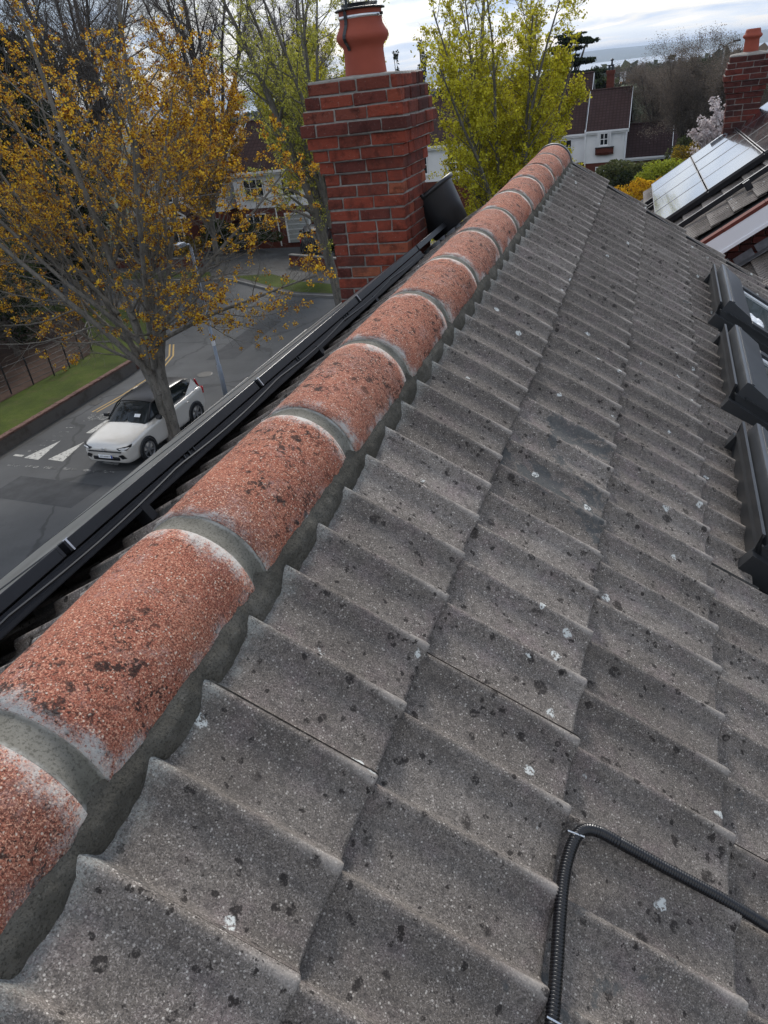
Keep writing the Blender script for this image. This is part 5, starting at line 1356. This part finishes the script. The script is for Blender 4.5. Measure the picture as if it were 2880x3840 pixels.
blob('garden_shrub', (-18.5, 42.5, .1), [((0, 0, .7), (1.1, .9, .7)), ((2.4, -.5, .9), (1.3, 1.0, .9))], 5000, M_MID, .06, 'green shrub behind the garden wall left of our chimney', seed=11, stem=.05)
blob('ivy_tree', (-21.5, 54.5, -.5), [((0, 0, 6), (2.2, 2.2, 3.6)), ((.6, 0, 8.6), (1.5, 1.5, 2.0))], 9000, M_DARK, .10, 'dark evergreen rising behind the roofs left of our chimney', 'tree', seed=12, stem=.2)
for i, (x, y, hh, rr_) in enumerate(((-31.5, 92, 16.0, 2.3), (-29.0, 92, 15.0, 1.9), (-26.6, 94, 15.6, 2.0), (-24.0, 93, 14.4, 2.0), (-34.8, 95, 15.0, 2.3))):
    z0 = gz(x, y); H_ = hh - z0 - 3.2
    blob('conifer', (x, y, z0), [((0, 0, H_ * (.15 + .17 * q)), (rr_ * (1.15 - .2 * q), rr_ * (1.15 - .2 * q), H_ * .14)) for q in range(5)] + [((0, 0, H_ * .97), (rr_ * .25, rr_ * .25, H_ * .06))], 9000, M_DARK, .13, ['pointed dark conifer nearest the chimney pot', 'shorter dark conifer in the row right of the pot', 'middle dark conifer of the row', 'dark conifer at the right of the row beside the yellow green tree', 'dark conifer at the left of the row, behind the chimney pot'][i], 'tree', 'row of dark conifers behind the chimney pot', seed=20 + i, stem=.15)
# middle and right
blob('cedar', (-9.6, 90, -2.5), [((0, 0, 12.6), (2.9, 2.6, .9)), ((-.6, 0, 11.2), (3.6, 3.0, .8)), ((.9, 0, 9.8), (3.9, 3.2, .8)), ((-.8, 0, 8.3), (4.1, 3.4, .9)), ((.4, .5, 6.6), (3.6, 3.2, 1.0)), ((.3, 0, 13.5), (1.6, 1.5, .6))], 22000, M_DARK, .13, 'broad flat topped dark cedar on the skyline behind the white house', 'tree', seed=30, stem=.35, shell=.3, flat=.45)
blob('evergreen_tree', (-10.6, 84, -2), [((0, 0, 4.5), (3.0, 2.6, 3.2)), ((0, 0, 7.6), (1.9, 1.8, 2.4)), ((.2, 0, 9.3), (.9, .9, 1.3))], 16000, M_MID, .11, 'mid green conical tree in front of the cedar', 'tree', seed=31, stem=.25)
blob('evergreen_tree', (-5.2, 94, -3), [((0, 0, 7.5), (2.6, 2.4, 3.0)), ((-2.2, 0, 6.5), (2.2, 2.0, 2.6))], 14000, M_DARK, .12, 'low dark evergreen to the right of the cedar, behind the house chimney', 'tree', seed=32, stem=.25)
blob('willow', (-3.4, 84, -2.2), [((0, 0, 6.3), (2.6, 2.2, 2.2)), ((2.2, 0, 5.0), (1.8, 1.8, 1.8))], 11000, M_SILVER, .10, 'silvery green tree behind the gabled white house', 'tree', seed=33, stem=.2)
blob('forsythia', (-.65, 44.5, .0), [((0, 0, 2.2), (1.45, 1.2, 1.2)), ((-1.1, -.4, 1.8), (.9, .9, 1.1)), ((1.3, .3, 2.0), (1.0, .9, 1.1))], 14000, M_GOLD, .045, 'bright orange yellow flowering bush just beyond our roof verge', seed=34, stem=.08)
blob('garden_hedge', (.9, 50, -.2), [((0, 0, 2.7), (1.7, 1.3, 1.25)), ((-1.1, 0, 2.2), (1.2, 1.1, 1.3)), ((1.4, 0, 2.3), (1.1, 1.0, 1.2))], 10000, M_LIME, .05, 'lime green bush behind the orange yellow one', seed=35, stem=.08)
blob('garden_hedge', (3.3, 52.5, -.3), [((0, 0, 3.2), (1.8, 1.4, 1.3)), ((1.6, 0, 2.8), (1.5, 1.2, 1.4)), ((-1.3, .6, 3.4), (1.2, 1.0, .9))], 12000, M_RUST, .055, 'rusty gold hedge to the right of the lime green bush', seed=36, stem=.08)
blob('garden_shrub', (-1.8, 56, -.5), [((0, 0, 1.3), (1.4, 1.2, 1.4)), ((1.6, .5, 1.7), (1.2, 1.0, 1.2))], 7000, M_DARK, .06, 'dark shrub at the foot of the white house', seed=37, stem=.08)
blob('garden_tree', (2.6, 62, -1.2), [((0, 0, 3.2), (1.9, 1.6, 1.8)), ((1.8, .4, 2.6), (1.6, 1.5, 1.5))], 9000, M_OLIVE, .08, 'grey green tree between the garage roof and the bare trees', 'tree', seed=61, stem=.12)
blob('garden_tree', (5.6, 68, -1.3), [((0, 0, 3.4), (2.0, 1.7, 2.0)), ((-1.6, .4, 2.8), (1.5, 1.5, 1.6))], 9000, M_MID, .08, 'leafy green tree right of the low bare tree', 'tree', seed=62, stem=.12)
blob('cypress', (2.75, 31.5, 0), [((0, 0, 2.2), (1.3, 1.2, 2.2)), ((.2, 0, 4.2), (.95, .9, 1.6)), ((.3, 0, 5.6), (.5, .5, .9))], 14000, M_OLIVE, .045, 'olive green feathery conifer left of the neighbouring chimney', 'tree', seed=38, stem=.12)
mg = dict(n=[6, 5, 4], wob=[.08, .14, .2], up=[.02, .05, .05], tap=[.8, .85, .8], kids=[8, 5], ang=[(25, 55), (25, 60)], len=[(.3, .5), (.35, .6)], rad=[.45, .5], leaf=1, dens=.7, **{'from': [.4, .2]})
tree('magnolia', (2.35, 35.5, 0), stems_up(5, 3.7, .07, .14, 2.6, 91), mg, M_WBLOOM, M_BARK2, 'small tree with white pink blossom beside the neighbouring chimney', seed=92, k=6, spread=.05, size=.045, crown='blossom')
for i, (x, y, a, h_, mt, lab) in enumerate(((4.9, 72, 2.4, 5.2, M_DARK, 'dark tree mass right of the bare brown tree'), (7.6, 84, 3.0, 8.0, M_MID, 'rounded green tree behind the neighbouring chimney pot'), (12.5, 90, 3.2, 8.6, M_DARK, 'dark tree at the right edge behind the neighbouring chimney'), (9.5, 60, 2.6, 5.5, M_MID, 'green tree low behind the neighbouring chimney stack'), (-2.2, 62, 2.0, 3.4, M_OLIVE, 'olive bush beside the garage roof'), (7.5, 46, 2.4, 4.4, M_DARK, 'dark evergreen hidden behind the solar roof'))):
    z0 = gz(x, y); blob('garden_tree', (x, y, z0), [((0, 0, h_ * .62), (a, a, h_ * .38)), ((a * .5, .4, h_ * .45), (a * .8, a * .8, h_ * .32)), ((-a * .5, 0, h_ * .42), (a * .75, a * .8, h_ * .3))], 9000, mt, .10, lab, 'tree', seed=120 + i, stem=.16)
# far wood and gardens between the houses and the sea: one mass
def far_wood(seed, n, r0, r1, a0, a1, mat, name, sz, hh):
    g = np.random.default_rng(seed); Q = []
    for i in range(n):
        r = r0 * (r1 / r0) ** g.random(); a = rad(g.uniform(a0, a1)); x, y = r * math.sin(a), r * math.cos(a)
        h_ = hh * g.uniform(.6, 1.25); w_ = h_ * g.uniform(.35, .6); kk = 260
        d = g.normal(0, 1, (kk, 3)); d /= np.linalg.norm(d, axis=1)[:, None]; d *= g.uniform(.5, 1.05, kk)[:, None]
        b_ = g.normal(0, .28, (kk, 3)); P = np.array([x, y, gz(x, y) + h_ * .55]) + (d + b_) * np.array([w_, w_, h_ * .5])
        u = g.normal(0, 1, (kk, 3)); u /= np.linalg.norm(u, axis=1)[:, None]; v = np.cross(u, g.normal(0, 1, (kk, 3))); v /= np.linalg.norm(v, axis=1)[:, None]
        s_ = sz * h_ / 8 * g.uniform(.6, 1.4, kk)[:, None]; Q.append(np.stack([P - u * s_, P - v * s_, P + u * s_, P + v * s_], 1))
    o = add(name, quads(name, np.concatenate(Q)), mat); tag(o, kind='stuff'); return o
tag(far_wood(1, 330, 125, 520, -32, 12, M_WOOD, 'far_wood', .75, 8.5), 'dark wooded gardens stretching below the skyline', 'wood')
tag(far_wood(2, 260, 110, 480, -32, 12, M_TWIGF, 'far_wood', .6, 8.0), 'brown leafless trees of the far gardens', 'wood')
tag(far_wood(3, 110, 120, 600, -32, 12, M_MID, 'far_wood', .7, 7.5), 'green trees scattered through the far gardens', 'wood')
tag(far_wood(4, 700, 500, 2600, -34, 14, M_WOOD, 'far_wood', 1.6, 13), 'distant dark wood running down to the bay', 'wood')
tag(far_wood(5, 300, 600, 4200, -34, 14, M_TWIGF, 'far_wood', 1.6, 13), 'distant brown wood above the shore', 'wood')
mb = MB()
for i in range(140):
    r = 350 * (9 ** R.random()); a = rad(R.uniform(-30, 12)); x, y = r * math.sin(a), r * math.cos(a); z = gz(x, y); w_ = R.uniform(4, 8)
    M = TR(x, y, z + 3.5) @ RZ(R.uniform(-.6, .6)); mb.box(-w_ * .8, w_ * .8, -4, 4, -3, 2.6, M)
tag(add('far_houses', mb.mesh('far_houses'), M_RENDER), 'pale specks of distant houses among the trees', 'houses', kind='stuff')
# tall road lamp on the right
M_POLE = plain('pale_lamp_pole', (.45, .45, .43), .6, .1, .3, .2, 2)
lp = tag(empty('street_lamp', (4.75, 80, gz(5, 80))), 'tall pale street lamp with a double arm against the sea, left of the neighbouring chimney', 'street lamp')
z0 = gz(5, 80)
add('pole', MB().tube([(0, 0, 0), (.1, 0, 5), (.28, 0, 8.45 - z0)], [.13, .10, .07], 10).mesh('pole'), M_POLE, lp, keep=False)
add('lamp_arm', MB().tube([(.28, 0, 8.45 - z0), (.5, 0, 8.7 - z0), (1.3, 0, 8.85 - z0)], .05, 6).tube([(.28, 0, 8.45 - z0), (.1, 0, 8.65 - z0), (-.1, 0, 8.7 - z0)], .05, 6).mesh('lamp_arm'), M_IRON, lp, keep=False)
add('lantern', bevel(MB().box(.9, 1.5, -.14, .14, 8.80 - z0, 8.94 - z0).mesh('lantern'), .04), M_IRON, lp, keep=False)

# ------------------------------------------------------------------ cars
def car(loc, rz, paint, roofm, lab, detail=True, cat='car'):
    root = tag(empty('parked_car', loc, rz=rz), lab, cat)
    def a(name, me, mat, sm=True, par=None, sub=0):
        o = add(name, me, mat, par or root, keep=False, smooth=sm)
        if sub: md = o.modifiers.new('s', 'SUBSURF'); md.levels = sub; md.render_levels = sub
        return o
    # lower body: y, half width, z bottom, z sill-shoulder, z deck centre
    ST = [(-2.21, .60, .34, .58, .62), (-2.20, .72, .27, .66, .74), (-2.12, .83, .22, .72, .84), (-1.95, .89, .21, .80, .915), (-1.60, .925, .21, .87, .97), (-1.20, .935, .21, .92, 1.02), (-.90, .935, .20, .95, 1.06), (-.3, .935, .20, .97, 1.06), (.5, .935, .20, .985, 1.06), (1.2, .935, .20, 1.02, 1.08), (1.65, .925, .22, 1.06, 1.10), (1.98, .90, .25, 1.07, 1.12), (2.14, .85, .30, .98, 1.06), (2.21, .76, .34, .84, .90)]
    rows = []
    for (y, w_, zb, zs, zt) in ST:
        half = [(0, zt), (.45 * w_, zt - .006), (.76 * w_, zt - .025), (.93 * w_, zs + .035), (.985 * w_, zs - .03), (1.0 * w_, zs - .16), (.985 * w_, (zs + zb) / 2), (.99 * w_, zb + .14), (.93 * w_, zb + .02), (.80 * w_, zb), (0, zb)]
        rows.append([(x, y, z) for x, z in half] + [(-x, y, z) for x, z in half[-2:0:-1]])
    k = len(rows[0]); V = [p for r in rows for p in r]; F = []
    for i in range(len(rows) - 1):
        for j in range(k): F.append((i * k + j, i * k + (j + 1) % k, (i + 1) * k + (j + 1) % k, (i + 1) * k + j))
    F.append(tuple(range(k))); F.append(tuple((len(rows) - 1) * k + j for j in reversed(range(k))))
    me = bpy.data.meshes.new('car_body'); me.from_pydata(V, [], F); me.update()
    bm = bmesh.new(); bm.from_mesh(me); bmesh.ops.recalc_face_normals(bm, faces=bm.faces[:]); bm.to_mesh(me); bm.free()
    a('body', me, paint, sub=2)
    # glasshouse
    G = [(-.98, .70, 1.02, 1.04), (-.80, .78, 1.02, 1.16), (-.42, .80, 1.03, 1.44), (-.12, .80, 1.03, 1.535), (.5, .80, 1.04, 1.565), (1.2, .79, 1.06, 1.545), (1.62, .76, 1.08, 1.49), (1.86, .74, 1.09, 1.30), (2.04, .72, 1.08, 1.10)]
    rows = []
    for (y, w_, zb, zt) in G:
        tw = w_ * (1 - .20 * min(1, (zt - zb) / .5)); half = [(0, zt + .012), (tw * .6, zt + .005), (tw * .93, zt - .02), (tw, zt - .06 if zt - zb > .1 else zt - .01), (w_ + .03, zb - .02), (w_ * .9, zb - .08)]
        rows.append([(x, y, z) for x, z in half] + [(-x, y, z) for x, z in half[::-1]])
    me = grid_mesh('glasshouse', rows); a('windows', me, M_GLASSC, sub=1)
    rows = []
    for (y, w_, zb, zt) in G[2:8]:
        tw = w_ * .815; o_ = .012
        if y == -.42: y, zt = -.30, 1.475
        if y == 1.86: y, zt = 1.84, 1.42; 
        rows.append([(x, y, z + o_) for x, z in ((-tw, zt - .07), (-tw * .97, zt - .025), (-tw * .6, zt + .004), (0, zt + .014), (tw * .6, zt + .004), (tw * .97, zt - .025), (tw, zt - .07))])
    a('roof', grid_mesh('car_roof', rows), roofm, sub=1)
    for sx in (1, -1):
        mb = MB(); mb.tube([(sx * .775, -.86, 1.06), (sx * .655, -.38, 1.44), (sx * .655, .4, 1.53), (sx * .64, 1.5, 1.50)], .028, 6)
        a('roof_rail' if False else 'pillar', mb.mesh('pillar'), roofm)
        for y in (.42,): a('pillar', MB().tube([(sx * .80, y, 1.03), (sx * .665, y - .02, 1.50)], .032, 6).mesh('pillar'), roofm)
        mb = MB(); P = [(sx * .825, 1.05, 1.02), (sx * .825, 1.95, 1.06), (sx * .70, 1.80, 1.42), (sx * .74, 1.62, 1.30)]
        mb.q(*P); mb.q(*[(x * 1.012, y, z) for x, y, z in P]); a('rear_quarter', mb.mesh('rear_quarter'), paint)
        # wheels and arches
        for y in (-1.36, 1.37):
            A = Matrix.Translation((sx * .80, y, .355)) @ RY(pi / 2 * sx)
            a('wheel_arch', MB().lathe([(.0, .10), (.40, .118), (.415, .135), (.425, .148), (.36, .150)], 26, A).mesh('wheel_arch'), M_BLACKP)
            wl_ = a('wheel', MB().lathe([(.0, .02), (.30, .02), (.345, .06), (.352, .10), (.350, .152), (.325, .168), (.262, .170), (.25, .13)], 30, A).mesh('tyre'), M_TYRE)
            mb = MB().lathe([(.0, .145), (.05, .150), (.055, .13)], 14, A)
            for q in range(5):
                B_ = A @ RZ(2 * pi * q / 5); mb.box(.03, .25, -.030, .030, .132, .150, B_)
            mb.lathe([(.232, .12), (.235, .16), (.262, .168), (.264, .15)], 30, A); a('rim', mb.mesh('rim'), M_RIM, sm=False, par=wl_)
        # mirrors, handles, lamps
        mb = MB().box(-.09, .09, -.05, .07, -.055, .06, TR(sx * 1.02, -.62, 1.10)); mb.tube([(sx * .88, -.58, 1.03), (sx * .97, -.60, 1.07)], .02, 6); a('mirror', bevel(mb.mesh('mirror'), .02, 2), M_BLACKP)
        for y in (.02, 1.02): a('door_handle', bevel(MB().box(-.012, .012, -.08, .08, -.012, .012, TR(sx * .945, y, .90)).mesh('handle'), .006), paint)
        mb = MB(); P = [(sx * .46, -2.185, .745), (sx * .80, -2.085, .80), (sx * .885, -1.93, .825), (sx * .875, -1.98, .745), (sx * .79, -2.15, .69), (sx * .55, -2.205, .69)]
        mb.q(*P); mb.q(*[(x * 1.004, y - .012, z) for x, y, z in P]); a('headlight', mb.mesh('headlight'), M_BLACKG, sm=False)
        mb = MB().box(-.13, .13, -.012, .006, -.010, .010, TR(sx * .70, -2.165, .745) @ RZ(sx * .42)); a('daytime_light', mb.mesh('daytime_light'), M_WHITE, sm=False)
        mb = MB(); P = [(sx * .50, -2.225, .53), (sx * .66, -2.215, .56), (sx * .76, -2.165, .43), (sx * .60, -2.20, .40)]; mb.q(*P); mb.q(*[(x, y - .015, z) for x, y, z in P]); a('side_intake', mb.mesh('side_intake'), M_BLACKG, sm=False)
        mb = MB(); mb.box(-.05, .05, -.035, .035, -.13, .11, TR(sx * .835, 2.10, .93) @ RX(-.15)); mb.box(-.035, .035, -.03, .03, .0, .36, TR(sx * .745, 2.06, 1.02) @ RX(.35)); a('tail_light', bevel(mb.mesh('tail_light'), .015), M_TAIL)
    mb = MB(); mb.box(-.62, .62, -2.232, -2.19, .615, .655); a('grille_slot', bevel(mb.mesh('grille'), .01), M_BLACKG, sm=False)
    mb = MB(); mb.box(-.50, .50, -2.235, -2.19, .345, .47); a('lower_intake', bevel(mb.mesh('intake'), .02), M_BLACKG, sm=False)
    mb = MB(); mb.box(-.26, .26, -2.25, -2.236, .43, .54); pl = a('number_plate', mb.mesh('plate'), M_WHITE, sm=False)
    a('plate_band', MB().box(.215, .258, -2.256, -2.2505, .432, .538).mesh('plate_band'), M_PBLUE, sm=False, par=pl)
    a('plate_smudge', MB().box(-.20, .17, -2.2535, -2.2505, .462, .508).mesh('plate_smudge'), M_SMUDGE, sm=False, par=pl)
    mb = MB().lathe([(.040, 0), (.052, .004), (.056, .010), (.044, .010)], 18, TR(0, -2.232, .72) @ RX(pi / 2)); mb.tube([(-.05, -2.245, .67), (.05, -2.245, .77)], .008, 5); a('emblem', mb.mesh('emblem'), M_STEEL)
    a('screen_permit', MB().box(-.11, .11, -.006, .0, -.055, .055, TR(.36, -.79, 1.205) @ RX(-.88)).mesh('permit'), M_WHITE, sm=False)
    return root
t = T('car_paint_champagne', .22, .25, .5); M_PAINTC = t.done((.62, .59, .54)); t.b.inputs['Coat Weight'].default_value = .6
t = T('car_paint_black', .30, 0, .35); M_BLACKG = t.done((.010, .010, .012))
t = T('car_glass', .06, 0, .4); M_GLASSC = t.done((.012, .016, .018))
M_TYRE = plain('tyre_rubber', (.016, .016, .017), .85, 0, .2); M_RIM = plain('alloy_rim', (.30, .30, .31), .35, .8)
t = T('tail_lamp', .2, 0, .5); M_TAIL = t.done((.42, .012, .02)); t = T('plate_blue', .5); M_PBLUE = t.done((.02, .05, .30))
t = T('plate_letters', .6); M_SMUDGE = t.done(t.ramp(t.noise(38, 2, .6), [(.44, (.10, .10, .11)), (.52, (.7, .7, .7))]))
car((-14.85, 16.85, .01), rad(-1.5), M_PAINTC, M_BLACKG, 'champagne compact car with a black roof waiting at the give way line behind the tree')
car((-20.9, 45.2, .11), rad(200), M_BLACKG, M_BLACKG, 'black car with red tail lights parked by the pale garage door')
car((-33.9, 44.6, .11), rad(95), M_BLACKG, M_BLACKG, 'black car parked in front of the porch house, seen through the branches')

# ------------------------------------------------------------------ air
mb = MB().box(-15500, 15500, -15500, 15500, -99, 40)
t = T('air', .5); t.t.nodes.remove(t.b)
vo = t.n('ShaderNodeVolumePrincipled'); vo.inputs['Color'].default_value = (.66, .78, .96, 1); vo.inputs['Density'].default_value = 1.0e-4
t.L(vo.outputs[0], [x for x in t.t.nodes if x.type == 'OUTPUT_MATERIAL'][0].inputs['Volume'])
tag(add('haze', mb.mesh('haze'), t.m), kind='stuff')
